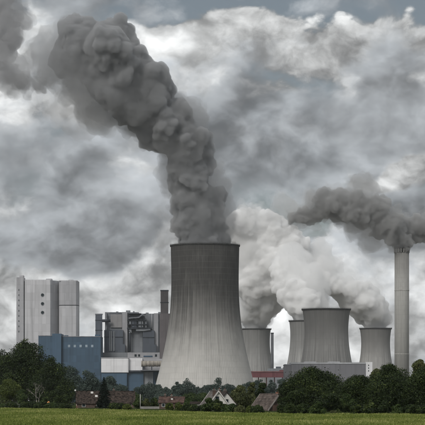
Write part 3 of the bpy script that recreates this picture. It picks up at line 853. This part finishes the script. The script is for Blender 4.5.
def house(name, label, cx, cy, L, Wd, eave, ridge, rz, m_wall, m_roof, over=0.4, verge=None, group='village houses', gable=None):
    """gabled house: ridge along local x, length L, width Wd"""
    t = thing(name, label, 'house', (cx, cy, 0), group); t.rotation_euler.z = rz
    h = Wd / 2
    pts = [(-L / 2, -h, 0), (L / 2, -h, 0), (L / 2, h, 0), (-L / 2, h, 0), (-L / 2, -h, eave), (L / 2, -h, eave), (L / 2, h, eave), (-L / 2, h, eave), (-L / 2, 0, ridge - .12), (L / 2, 0, ridge - .12)]
    MB().poly(pts, [(0, 1, 5, 4), (2, 3, 7, 6), (1, 2, 6, 9, 5), (3, 0, 4, 8, 7), (3, 2, 1, 0), (4, 5, 9, 8), (6, 7, 8, 9)]).build('wall', m_wall, t)
    sl = (ridge - eave) / h
    for sgn in (-1, 1):
        x0, x1 = -L / 2 - over, L / 2 + over
        ye = sgn * (h + over); ze = eave - over * sl
        th = .22
        p = [(x0, ye, ze), (x1, ye, ze), (x1, 0, ridge), (x0, 0, ridge), (x0, ye, ze + th), (x1, ye, ze + th), (x1, sgn * .001, ridge + th), (x0, sgn * .001, ridge + th)]
        r_ = MB().poly(p, [(0, 1, 2, 3), (4, 5, 6, 7), (0, 1, 5, 4), (2, 3, 7, 6), (1, 2, 6, 5), (3, 0, 4, 7)]).build('roof_slope', m_roof, t)
        # courses of tiles
        n = max(4, int(math.hypot(h + over, ridge - ze) / 0.9))
        mb = MB()
        for i in range(n):
            q = (i + .1) / n
            y = ye * (1 - q); z = ze + (ridge - ze) * q + th
            q2 = (i + .98) / n
            y2 = ye * (1 - q2); z2 = ze + (ridge - ze) * q2 + th
            mb.poly([(x0, y, z + .09), (x1, y, z + .09), (x1, y2, z2 + .005), (x0, y2, z2 + .005), (x0, y, z), (x1, y, z)], [(0, 1, 2, 3), (4, 5, 1, 0)])
        c_ = mb.build('tile_courses', m_roof, t); c_.parent = r_; c_['kind'] = 'stuff'
        if verge:
            for xe in (x0 - .06, x1 + .06):
                MB().poly([(xe - .05, ye, ze - .1), (xe + .05, ye, ze - .1), (xe + .05, 0, ridge - .1), (xe - .05, 0, ridge - .1), (xe - .05, ye, ze + th + .16), (xe + .05, ye, ze + th + .16), (xe + .05, 0, ridge + th + .16), (xe - .05, 0, ridge + th + .16)],
                          [(0, 1, 2, 3), (4, 5, 6, 7), (0, 1, 5, 4), (2, 3, 7, 6), (1, 2, 6, 5), (3, 0, 4, 7)]).build('verge_board', verge, t)
    MB().tube([(-L / 2 - over, 0, ridge + .2), (L / 2 + over, 0, ridge + .2)], .16, 8).build('ridge_tiles', m_roof, t)
    return t


def hwin(t, x, y, z, w_, h_, axis='y', sgn=-1, m=None):
    """window with frame on a long wall (axis y) or a gable (axis x)"""
    if axis == 'y':
        w = MB().box(x - w_ / 2, x + w_ / 2, y + sgn * .02, y + sgn * .06, z, z + h_).build('window', m or m_glass, t)
        fr = MB()
        for a, b, c_, e in ((x - w_ / 2 - .1, x - w_ / 2, z - .1, z + h_ + .1), (x + w_ / 2, x + w_ / 2 + .1, z - .1, z + h_ + .1), (x - w_ / 2, x + w_ / 2, z - .1, z), (x - w_ / 2, x + w_ / 2, z + h_, z + h_ + .1)):
            fr.box(a, b, min(y + sgn * .015, y + sgn * .12), max(y + sgn * .015, y + sgn * .12), c_, e)
        fr.build('frame', m_verge, w)
    else:
        w = MB().box(min(x + sgn * .02, x + sgn * .06), max(x + sgn * .02, x + sgn * .06), y - w_ / 2, y + w_ / 2, z, z + h_).build('window', m or m_glass, t)
        fr = MB()
        for a, b, c_, e in ((y - w_ / 2 - .1, y - w_ / 2, z - .1, z + h_ + .1), (y + w_ / 2, y + w_ / 2 + .1, z - .1, z + h_ + .1), (y - w_ / 2, y + w_ / 2, z - .1, z), (y - w_ / 2, y + w_ / 2, z + h_, z + h_ + .1)):
            fr.box(min(x + sgn * .015, x + sgn * .12), max(x + sgn * .015, x + sgn * .12), a, b, c_, e)
        fr.build('frame', m_verge, w)
    return w


def chim(t, x, y, z, h_=1.4, m=None, w_=.38):
    c_ = MB().box(x - w_, x + w_, y - w_, y + w_, z - 1.0, z + h_).build('chimney', m or m_brick_d, t)
    MB().box(x - w_ - .1, x + w_ + .1, y - w_ - .1, y + w_ + .1, z + h_, z + h_ + .15).build('cap', m_plaster_g, c_)
    MB().tube([(x, y, z + h_ + .15), (x, y, z + h_ + .5)], .14, 8).build('pot', m_brick, c_)


def gx(px, D): return (px - 212.5) * K * D
def gz(py, D): return CAMH + (HOR - py) * K * D

# long brown-roofed farmhouse on the left
D = 326 * Q
A = house('farmhouse', 'long low brown-roofed farmhouse with a red brick gable beside the dark conifer', gx(105, D), D + 3.5, 22.0, 7.6, 1.9, gz(391.8, D), R(6), m_brick_d, m_tile_br)
MB().poly([(-11.12, -3.8, 0), (-11.12, 3.8, 0), (-11.12, 3.8, 1.9), (-11.12, 0, 5.9), (-11.12, -3.8, 1.9), (-11.03, -3.8, 0), (-11.03, 3.8, 0), (-11.03, 3.8, 1.9), (-11.03, 0, 5.9), (-11.03, -3.8, 1.9)],
          [(0, 1, 2, 3, 4), (9, 8, 7, 6, 5), (0, 4, 9, 5), (1, 0, 5, 6)]).build('brick_gable', m_brick, A)
hwin(A, -11.13, -1.6, .9, .9, 1.1, 'x', -1); hwin(A, -11.13, 1.2, 2.6, .9, 1.0, 'x', -1)
for x in (-8.5, -3, 5, 9): hwin(A, x, -3.8, .45, 1.2, 1.0)
rdg = gz(391.8, D)
for x, u in ((-5.2, .90), (-3.6, .58)):      # roof lights lying in the front slope
    sl = (rdg - 1.9) / 3.8; y = -3.8 * (1 - u); z = 1.9 + (rdg - 1.9) * u + .26
    w = MB().poly([(x - .5, y - .45, z - .45 * sl), (x + .5, y - .45, z - .45 * sl), (x + .5, y + .1, z + .1 * sl), (x - .5, y + .1, z + .1 * sl),
                   (x - .5, y - .45, z - .45 * sl + .16), (x + .5, y - .45, z - .45 * sl + .16), (x + .5, y + .1, z + .1 * sl + .16), (x - .5, y + .1, z + .1 * sl + .16)],
                  [(3, 2, 1, 0), (4, 5, 6, 7), (0, 1, 5, 4), (1, 2, 6, 5), (2, 3, 7, 6), (3, 0, 4, 7)]).build('roof_light', m_verge, A)
chim(A, 3.2, .3, rdg, .8)
dsh = thing('satellite_dish', 'small white satellite dish on top of the red brick gable', 'dish', Vector((gx(75.4, 326 * Q), 326 * Q - 1.2, rdg + .15)))
MB().tube([(0, 0.3, -.5), (0, .3, .2), (0, 0.05, .35)], .05, 6).build('mast', m_gsteel, dsh)
b_ = MB().lathe([(0.02, 0.0), (.3, .06), (.52, .2), (.56, .27), (.5, .24), (.28, .12), (.02, .06)], 20).build('reflector', mat('white_paint', (.6, .6, .58), .4, .03), dsh)
b_.scale = (.62, .62, .62); b_.location = (0, 0.02, .4); b_.rotation_euler = (R(72), 0, R(8))
MB().tube([(0, -.02, .1), (.05, -.55, .42)], .03, 6).build('feed_arm', m_gsteel, dsh)

# grey shed at the far left
D = 352 * Q
sh = house('shed', 'low dark grey shed at the far left edge under the bright bush', gx(5, D), D + 3, 11.0, 5.6, 2.6, gz(394.6, D), R(-3), m_plaster_g, mat('dark_slate', (.045, .045, .048), .8, .2, .6, bump=.4))
sh['category'] = 'shed'
hwin(sh, -2, -2.8, 1.0, 1.0, .9); MB().box(1.6, 3.6, -2.88, -2.78, 0, 2.2).build('door', m_door, sh)

# red-brown house in the middle
D = 286 * Q
Bh = house('cottage', 'red-brown tiled cottage with two chimneys in front of the hazy trees', gx(171.8, D), D + 3.4, 8.0, 6.6, 2.2, gz(397.4, D), R(-4), m_brick_d, m_tile_rd)
chim(Bh, -2.3, -.3, gz(397.4, D) - .1, .9); chim(Bh, -.1, -.2, gz(397.4, D) - .1, .7)
for x in (-2.6, 0.1, 2.7): hwin(Bh, x, -3.3, .8, .9, 1.0)
MB().box(-.6 + 2, .6 + 2, -3.38, -3.28, 0, .7).build('bench_box', m_wood, Bh)
dm = MB().poly([(-.5, -2.3, 2.9), (.9, -2.3, 2.9), (.9, -2.3, 3.7), (.2, -2.3, 4.1), (-.5, -2.3, 3.7), (-.5, -.6, 2.9), (.9, -.6, 2.9), (.9, -.6, 3.7), (.2, -.6, 4.1), (-.5, -.6, 3.7)],
               [(0, 1, 2, 3, 4), (9, 8, 7, 6, 5), (1, 6, 7, 2), (2, 7, 8, 3), (3, 8, 9, 4), (4, 9, 5, 0)]).build('dormer', m_tile_rd, Bh)
MB().box(-.15, .55, -2.36, -2.31, 3.05, 3.6).build('pane', m_verge, dm)

# white-gabled house: gable towards the camera
D = 243 * Q
Ch = house('gabled_house', 'steep white-gabled house with pale roof edges half hidden by bushes', gx(214.5, D), D + 5, 9.0, 7.0, 0.8, gz(391.5, D), R(90 + 14), m_plaster, m_tile_gr, verge=m_verge)
chim(Ch, -3.2, .9, gz(391.5, D) - .6, 1.0); chim(Ch, -1.0, -1.2, gz(391.5, D) - 1.2, 1.7)
hwin(Ch, -4.5, .3, 2.9, 1.0, 1.1, 'x', -1); hwin(Ch, -4.5, -1.7, .8, 1.1, 1.1, 'x', -1); hwin(Ch, -4.5, 2.0, .8, 1.1, 1.1, 'x', -1)
D = 246 * Q
Ch2 = house('gabled_house', 'small white gable wing under a dark roof, right of the steep pale-edged roof', gx(223.5, D), D + 3.5, 7.0, 5.6, 1.8, gz(392.6, D), R(90 + 16), m_plaster, m_wood, over=.3)
hwin(Ch2, -3.5, 0, 2.2, .8, 1.0, 'x', -1)
chim(Ch2, 1.5, -.9, gz(392.6, D) - .7, 1.4)
D = 252 * Q
Ca = house('garage', 'dark flat-roofed garage with a white door left of the white-gabled house', gx(200.5, D), D + 2.5, 5.6, 4.6, 1.9, 2.15, R(0), m_plaster_g, m_wood)
Ca['category'] = 'garage'
MB().box(-.9, 1.9, -2.4, -2.28, 0, 1.75).build('door', m_plaster, Ca)

# brown steep roof on the right of it
D = 232 * Q
Dh = house('barn', 'steep brown tiled barn roof with pale weathered edge beside the big round tree', gx(270.5, D), D + 6, 8.4, 7.0, 0.5, gz(394.6, D), R(90 + 34), m_brick_d, mat('old_brown_tiles', (0.125, 0.10, 0.088), 0.9, 0.3, 0.8, bump=0.6), verge=mat('weathered_board', (.33, .30, .28), .9, .2, .6))
Dh['category'] = 'barn'
hwin(Dh, -5.5, 0, 1.7, 1.0, 1.0, 'x', -1); MB().box(-5.62, -5.5, 1.2, 3.0, 0, 1.6).build('door', m_door, Dh)
D = 236 * Q
Eh = house('brick_house', 'orange brick gable peeking out beside the big round tree', gx(283.5, D), D + 5, 6.0, 5.2, 2.6, gz(393.6, D), R(90 - 10), m_brick, m_tile_rd)
chim(Eh, -1.8, 1.2, gz(393.6, D) - .5, .9, mat('orange_brick', (.38, .16, .09), .9, .2, 1.2), .5)
hwin(Eh, -3, 0.6, 2.1, 1.0, 1.1, 'x', -1)

# thin white pole and a low garden wall
D = 289 * Q
pl = thing('pole', 'thin white pole standing between the farmhouse and the cottage', 'pole', (gx(140.3, D), D, 0))
MB().tube([(0, 0, 0), (0, 0, gz(394.2, D))], [.13, .09], 10).build('shaft', m_verge, pl)
MB().tube([(0, 0, gz(394.2, D)), (0, 0, gz(394.2, D) + .12)], [.14, .05], 10).build('cap', m_gsteel, pl)
gw = thing('garden_wall', 'low grey garden wall at the field edge left of the cottage', 'wall', (gx(150, 288 * Q), 288 * Q, 0))
MB().box(-3.2, 3.2, -.14, .14, 0, .75).bevel(.03).build('wall', m_plaster_g, gw); MB().box(-3.3, 3.3, -.2, .2, .752, .84).build('coping', m_plaster_g, gw)
# small orange garden tent glowing in the shade of the bushes
D = 338 * Q
ot = thing('parasol', 'small orange parasol among the dark bushes near the bare tree', 'parasol', (gx(48.6, D), D, 0))
m_or = mat('orange_cloth', (.62, .27, .10), .8, .1, 1)
zt = gz(401.2, D)
MB().lathe([(.02, zt), (.35, zt - .18), (.68, zt - .62), (.66, zt - .66), (.33, zt - .24), (.02, zt - .06)], 16).build('canopy', m_or, ot); MB().tube([(0, 0, 0), (0, 0, zt)], .035, 8).build('pole', m_wood, ot)

# ------------------------------------------------------------------ trees
def leaves_mesh(name, P_, Nrm, size, tint, rg):
    """one folded leaf clump (two triangles) per point, turned roughly along Nrm"""
    n = len(P_)
    a = Nrm + rg.normal(0, .65, (n, 3)); a /= np.linalg.norm(a, axis=1)[:, None]
    ref = rg.normal(0, 1, (n, 3)); u = np.cross(a, ref); u /= np.linalg.norm(u, axis=1)[:, None] + 1e-9
    v = np.cross(a, u)
    sz = size * rg.uniform(.6, 1.35, n)[:, None]
    fold = a * sz * rg.uniform(-.35, .35, n)[:, None]
    vs = np.stack([P_ - u * sz, P_ - v * sz * .62 + fold, P_ + u * sz, P_ + v * sz * .62 + fold], 1).reshape(-1, 3)
    i = np.arange(n)[:, None] * 4
    f_ = np.stack([i + [0, 1, 2], i + [0, 2, 3]], 1).reshape(-1, 3)
    me = mesh_np(name, vs, f_)
    set_tint(me, np.repeat(np.clip(tint, 0, 1), 4))
    return me


m_bark = mat('bark', (0.075, 0.06, 0.048), 0.95, 0.3, 1.5, bump=.5)
m_bark_pale = mat('bleached_bark', (0.24, 0.22, 0.20), 0.9, 0.2, 2.0, bump=.4)
FOL = {
    'dark': leafy('dark_foliage', [(0.010, 0.018, 0.006), (0.032, 0.052, 0.013), (0.135, 0.165, 0.042)], .15),
    'mid': leafy('mid_foliage', [(0.022, 0.040, 0.012), (0.052, 0.082, 0.022), (0.14, 0.165, 0.048)], .2),
    'lime': leafy('lime_foliage', [(0.040, 0.058, 0.014), (0.095, 0.125, 0.027), (0.23, 0.24, 0.065)]),
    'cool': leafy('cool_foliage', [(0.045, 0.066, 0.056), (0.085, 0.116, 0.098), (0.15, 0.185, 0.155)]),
    'olive': leafy('olive_foliage', [(0.05, 0.062, 0.022), (0.11, 0.125, 0.046), (0.21, 0.215, 0.10)]),
    'needle': leafy('needle_foliage', [(0.008, 0.015, 0.010), (0.018, 0.030, 0.020), (0.036, 0.054, 0.034)], .1),
}


def lobes_round(rg, H, Wd, base, n, shape='round'):
    out = []
    ch = H - base
    for i in range(n):
        while True:
            q = rg.random()
            if shape == 'round': w_ = math.sqrt(max(0, 1 - (1.9 * q - .85) ** 2)) if q < .97 else .1
            elif shape == 'tall': w_ = (q / .3) ** .6 if q < .3 else max(.3, (1 - (q - .3) / .72) ** .55)
            else: w_ = .85 + .15 * math.sin(q * 9 + i)
            a = rg.uniform(0, 2 * math.pi); rr = math.sqrt(rg.random()) * (.82 if rg.random() < .8 else 1.06)
            break
        lr = Wd * rg.uniform(.085, .23) * (0.62 + .6 * w_)
        c_ = np.array([math.cos(a) * rr * w_ * (Wd / 2 - lr * .55), math.sin(a) * rr * w_ * (Wd / 2 - lr * .55), base + lr * .5 + q * (ch - lr * 1.45)])
        out.append((c_, lr))
    return out


def tree(label, px, D, top, wpx, fol, seed, shape='round', base_f=.12, n_lobes=26, n_leaf=14000, leaf=.24, name='broadleaf_tree', cat='tree', group=None, asp=1.0, bark=None, sink=0.0):
    rg = np.random.default_rng(seed); D = D * Q
    H = gz(top, D); Wd = wpx * K * D
    t = thing(name, label, cat, (gx(px, D), D, 0), group)
    lob = lobes_round(rg, H, Wd, H * base_f, n_lobes, shape)
    rad = np.array([l[1] for l in lob]); cen = np.array([l[0] for l in lob]); cen[:, 1] *= asp
    pr = rad ** 2 / (rad ** 2).sum()
    k = rg.choice(len(lob), n_leaf, p=pr)
    d_ = rg.normal(0, 1, (n_leaf, 3)); d_[:, 2] += .25; d_ /= np.linalg.norm(d_, axis=1)[:, None]
    # twig sprays: leaves gather in sub-clumps on each lobe, the shell is ragged
    cl = vnoise(d_ * 2.6 + cen[k] * .9, seed)
    r_ = rad[k] * (0.50 + 0.52 * rg.random(n_leaf) ** .5) * (0.72 + .52 * cl) * np.where(rg.random(n_leaf) < .05, 1.18, 1)
    P_ = cen[k] + d_ * r_[:, None] * np.array([1, asp, .88])
    keep = (rg.random(n_leaf) < .35 + 1.1 * cl) & (P_[:, 2] > .05)
    P_, d_, k, cl = P_[keep], d_[keep], k[keep], cl[keep]
    lt = rg.normal(0, .13, len(lob))[k]
    tint = .34 + lt + rg.normal(0, .16, len(P_)) + .25 * (cl - .5)
    crown = link('crown', leaves_mesh('crown', P_, d_, leaf, tint, rg), FOL[fol], t)
    # trunk and limbs reaching into the lobes
    mb = MB(); r0 = max(.07, H * .017)
    hh = H * .62
    lean = rg.normal(0, .02, 2) * H
    mb.tube([(0, 0, -.05), (lean[0] * .3, lean[1] * .3, hh * .45), (lean[0], lean[1], hh)], [r0, r0 * .72, r0 * .35], 8)
    for j in range(min(14, len(lob))):
        c_ = cen[j]; s0 = rg.uniform(.25, .8)
        p0 = Vector((lean[0] * s0, lean[1] * s0, min(hh * s0, c_[2] * .85)))
        p1 = Vector(c_); md = p0.lerp(p1, .5) + Vector((0, 0, .06 * H * (rg.random() - .2)))
        mb.tube([p0, md, p1], [r0 * .38, r0 * .25, r0 * .08], 5)
    mb.build('trunk', bark or m_bark, t)
    return t


def conifer(label, px, D, top, wpx, seed, n_wh=26, group=None):
    rg = np.random.default_rng(seed); D = D * Q
    H = gz(top, D); Wd = wpx * K * D
    t = thing('conifer', label, 'tree', (gx(px, D), D, 0), group)
    Ps, Ns = [], []; mb = MB(); mb.tube([(0, 0, -.05), (0, 0, H * .97)], [H * .018, .03], 8)
    for i in range(n_wh):
        q = i / (n_wh - 1); z = H * (.05 + .93 * q); L = Wd / 2 * (1 - q) ** .85 * rg.uniform(.85, 1.1) + .18
        nb = int(11 - 5 * q)
        for j in range(nb):
            a = 2 * math.pi * (j + rg.random() * .7) / nb; Lb = L * rg.uniform(.75, 1.12); dr = rg.uniform(.12, .32)
            tip = Vector((math.cos(a) * Lb, math.sin(a) * Lb, z - dr * Lb))
            mb.tube([(0, 0, z), tip], [.05, .015], 4)
            m_ = int(26 + 60 * Lb)
            s_ = rg.random(m_) ** .7
            p = np.array([0, 0, z]) * (1 - s_)[:, None] + np.array(tip) * s_[:, None]
            p += rg.normal(0, 1, (m_, 3)) * (np.array([.26, .26, .13]) * (0.35 + .5 * Lb / 2.5)) * (1.15 - s_)[:, None]
            Ps.append(p); Ns.append(np.tile([math.cos(a) * .3, math.sin(a) * .3, 1.0], (m_, 1)))
    P_ = np.concatenate(Ps); N_ = np.concatenate(Ns)
    link('crown', leaves_mesh('crown', P_, N_, .19, .3 + rg.normal(0, .22, len(P_)), rg), FOL['needle'], t)
    mb.build('trunk', m_bark, t)
    return t


def bare_tree(label, px, D, top, seed):
    rg = random.Random(seed); D = D * Q; H = gz(top, D)
    t = thing('bare_tree', label, 'tree', (gx(px, D), D, 0))
    mb = MB(); tw = MB()
    def grow(p, d_, L, r_, lv):
        q = p + d_ * L * .5 + Vector((rg.uniform(-1, 1), rg.uniform(-1, 1), rg.uniform(-.3, .6))) * L * .08
        e = q + d_ * L * .5
        (mb if lv < 3 else tw).tube([p, q, e], [r_, r_ * .8, r_ * .6], 6 if lv < 3 else 4)
        if lv >= 5: return
        for i in range(rg.choice((2, 2, 3))):
            nd = (d_ + Vector((rg.gauss(0, .48), rg.gauss(0, .48), rg.gauss(.16, .25)))).normalized()
            grow(e, nd, L * rg.uniform(.62, .82), r_ * .6, lv + 1)
    grow(Vector((-.1, 0, -.05)), Vector((-.06, 0, 1)).normalized(), H * .27, .30, 0)
    grow(Vector((.15, 0, -.05)), Vector((.16, 0, 1)).normalized(), H * .32, .24, 1)
    mb.build('trunk', m_bark_pale, t); tw.build('twigs', m_bark_pale, t)['kind'] = 'stuff'
    return t


# --- left: big dark trees in front of the blue hall
tree('biggest dark leafy tree at the left, rising in front of the light grey boiler house', 27, 372, 338, 64, 'dark', 101, 'round', .02, 56, 56000, .30)
tree('dark tree cut by the left edge of the picture, behind the shed', 2, 384, 349, 46, 'dark', 102, 'round', .0, 40, 34000, .30)
tree('dark spreading tree in front of the left end of the blue hall', 51, 366, 356, 50, 'dark', 103, 'round', .0, 42, 36000, .28)
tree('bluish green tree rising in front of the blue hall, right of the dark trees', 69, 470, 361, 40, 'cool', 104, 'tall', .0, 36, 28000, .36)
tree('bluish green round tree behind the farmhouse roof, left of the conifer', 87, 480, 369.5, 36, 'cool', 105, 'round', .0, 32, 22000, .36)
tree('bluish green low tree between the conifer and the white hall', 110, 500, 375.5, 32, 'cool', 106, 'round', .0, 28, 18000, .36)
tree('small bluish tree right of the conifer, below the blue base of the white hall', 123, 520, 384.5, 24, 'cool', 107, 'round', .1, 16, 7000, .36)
tree('bright yellow-green bush above the shed at the far left', 9, 346, 378, 30, 'lime', 110, 'round', .05, 24, 15000, .22, 'bush', 'bush')
tree('olive bush between the shed and the bare tree', 23, 341, 388, 16, 'mid', 111, 'round', .02, 18, 8000, .2, 'bush', 'bush')
tree('dark rounded bush behind the small orange parasol', 58, 341, 385.5, 24, 'dark', 112, 'round', .02, 24, 14000, .22, 'bush', 'bush')
tree('dark green bush just left of the farmhouse brick gable', 68.5, 338, 393, 10, 'dark', 113, 'round', .02, 14, 5000, .2, 'bush', 'bush')
tree('mid-green bush between the bare tree and the dark rounded bush', 44.5, 345, 389, 14, 'mid', 114, 'round', .02, 16, 6000, .2, 'bush', 'bush')
tree('dark low bush right in front of the bare tree trunk', 34, 335, 400, 16, 'dark', 115, 'round', .0, 14, 6000, .18, 'bush', 'bush')
bare_tree('bare bleached tree with pale forked trunks among the dark bushes', 37.5, 338, 380, 4)
conifer('dark conical fir tree in front of the farmhouse roof', 104, 315, 377, 19, 120)
for i, (px, top, wd, fo, lab) in enumerate((
        (128, 402.5, 13, 'lime', 'low yellow-green bush at the right end of the farmhouse'),
        (137, 398.5, 12, 'mid', 'green bush left of the thin white pole'),
        (146, 398.0, 12, 'olive', 'olive bush right of the thin white pole'),
        (154, 397.2, 11, 'mid', 'green bush against the left wall of the cottage'),
        (169, 402.5, 9, 'lime', 'yellow-green bush in front of the cottage, left of its middle'),
        (179, 402.0, 11, 'lime', 'yellow-green bush in front of the right corner of the cottage'),
        (189, 397.5, 12, 'mid', 'green bush between the cottage and the dark garage'),
        (209, 396.5, 17, 'mid', 'green pointed bush in front of the steep pale-edged roof'),
        (217, 398.5, 15, 'dark', 'dark bush under the white gable'),
        (226, 404.0, 12, 'mid', 'round green bush right of the white gable'),
        (239, 405.0, 14, 'olive', 'low pale bush at the field edge below the feathery willow'),
        (250, 405.5, 10, 'lime', 'low yellow-green bush at the field edge left of the barn'),
        (281, 404.0, 9, 'dark', 'dark bush against the barn gable'))):
    D_ = (float(edge_dist(px)) + 4 + (i % 3) * 1.3) / Q
    if px in (146, 154, 137): D_ = 292 + i
    if px == 189: D_ = 275
    tree(lab, px, D_, top, wd, fo, 200 + i, 'round', .0, 16, 6500, .17, 'bush', 'bush', group='bushes along the field edge')
# --- middle: feathery willow, dark column, hazy distant row
tree('feathery yellow-green willow right of the white-gabled house', 241, 250, 384.5, 30, 'olive', 130, 'tall', .05, 34, 24000, .20)
tree('slim feathery tree at the right side of the willow', 252, 262, 382, 14, 'olive', 131, 'tall', .05, 22, 11000, .20)
tree('dark slender tree between the willow and the barn', 262, 258, 382.5, 14, 'dark', 132, 'column', .04, 22, 14000, .20)
ords = ['first', 'second', 'third', 'fourth', 'fifth', 'sixth', 'seventh', 'eighth', 'ninth', 'tenth', 'eleventh', 'twelfth', 'thirteenth', 'fourteenth']
row = [(143, 384, 16), (151, 381, 14), (158, 384, 12), (166, 386.5, 12), (174, 387, 12), (186, 376.8, 15), (177.5, 381.5, 11), (196, 383.5, 13), (206, 384.5, 13), (219, 376.6, 16), (211.5, 382.5, 11), (229, 383, 13), (239, 382.5, 13), (248, 381, 14)]
row.sort()
for i, (px, top, wd) in enumerate(row):
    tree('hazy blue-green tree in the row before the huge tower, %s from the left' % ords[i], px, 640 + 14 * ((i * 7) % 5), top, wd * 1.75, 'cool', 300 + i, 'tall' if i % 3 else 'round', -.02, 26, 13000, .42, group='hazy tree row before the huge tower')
for i, (px, top, wd) in enumerate(((163, 392, 16), (190, 391, 18), (176, 393, 14), (203, 392, 15), (232, 391, 16), (135, 391.5, 16))):
    wd *= 1.4
    tree('low green tree below the hazy row, %s from the left' % ords[[1, 3, 2, 4, 5, 0][i]], px, 420 + 8 * i, top, wd, 'mid' if i % 2 else 'cool', 330 + i, 'round', .03, 16, 6500, .28, group='low trees behind the cottages')
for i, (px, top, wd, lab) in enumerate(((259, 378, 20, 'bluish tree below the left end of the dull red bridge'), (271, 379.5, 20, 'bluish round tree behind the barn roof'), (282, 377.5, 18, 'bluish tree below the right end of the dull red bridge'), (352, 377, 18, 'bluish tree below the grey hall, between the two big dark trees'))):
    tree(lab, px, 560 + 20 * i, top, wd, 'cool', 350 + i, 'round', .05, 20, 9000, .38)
# --- right: big rounded tree and the dark mass to the edge
tree('big round dark tree right of the barn, before the grey hall', 313, 222, 365.5, 68, 'dark', 140, 'round', -.04, 70, 72000, .19, asp=.8)
tree('lower round dark tree in front of the left side of the big round tree', 291, 214, 378, 36, 'dark', 141, 'round', -.03, 34, 24000, .18)
tree('dark tree filling the middle of the right-hand group, below the white end tower', 360, 216, 371, 50, 'dark', 142, 'round', -.04, 54, 48000, .18)
tree('tall dark tree below the chimney in the right-hand group', 391, 214, 362.5, 64, 'dark', 143, 'round', -.04, 66, 66000, .18)
tree('dark tree cut by the right edge of the picture', 423, 212, 366.5, 56, 'dark', 144, 'round', -.04, 54, 48000, .18)
tree('paler olive tree showing over the dark trees at the right edge', 420, 262, 357.8, 26, 'olive', 145, 'round', .2, 26, 14000, .24)
tree('olive tree peeking over the dark group left of the chimney', 377, 258, 366.5, 22, 'olive', 146, 'round', .2, 24, 12000, .22)
tree('low dark bush at the field edge before the big round tree', 330, 205, 390, 26, 'dark', 147, 'round', .0, 22, 14000, .17, 'bush', 'bush')
tree('low dark bush at the field edge between the two big dark trees', 346, 206, 393, 20, 'mid', 148, 'round', .0, 20, 10000, .17, 'bush', 'bush')
tree('small pale flowering bush at the foot of the big round tree', 334, 199, 410.5, 9, 'olive', 149, 'round', .0, 12, 3500, .12, 'bush', 'bush')

rg_ = np.random.default_rng(77)
where = [(-3, 'under the shed wall'), (12, 'beside the shed'), (27, 'left of the bare tree'), (40, 'right of the bare tree'), (53, 'right of the orange parasol'), (63, 'below the dark rounded bush'),
         (117, 'right of the conifer'), (193, 'left of the garage'), (233, 'left below the willow'), (258, 'below the dark slender tree'), (290, 'at the left foot of the big round tree'),
         (303, 'under the left half of the big round tree'), (318, 'under the right half of the big round tree'), (358, 'under the white end tower'), (371, 'left of the chimney line'),
         (384, 'just left below the chimney'), (398, 'straight below the chimney'), (411, 'right below the chimney'), (424, 'in the right corner')]
for i, (px, lab) in enumerate(where):
    dd = (float(edge_dist(px)) + 2.5) / Q
    tree('dark low hedge bush ' + lab, px, dd, 402.5 + rg_.uniform(-2.5, 2.0), rg_.uniform(15, 21), 'dark' if i % 4 else 'mid', 400 + i, 'round', -.1, 18, 7000, .17, 'bush', 'bush', group='hedge bushes along the field edge')

# ------------------------------------------------------------------ haze
hz_m = vapour('haze_air', 0.00005 / Q, (0.93, 0.965, 1.0), 0.2)
h = MB().box(-1500, 1500, -60, 2300 * Q, -1.0, 660).build('haze', hz_m)
tag(h, kind='stuff'); h['label'] = 'thin blue-grey haze in the air'
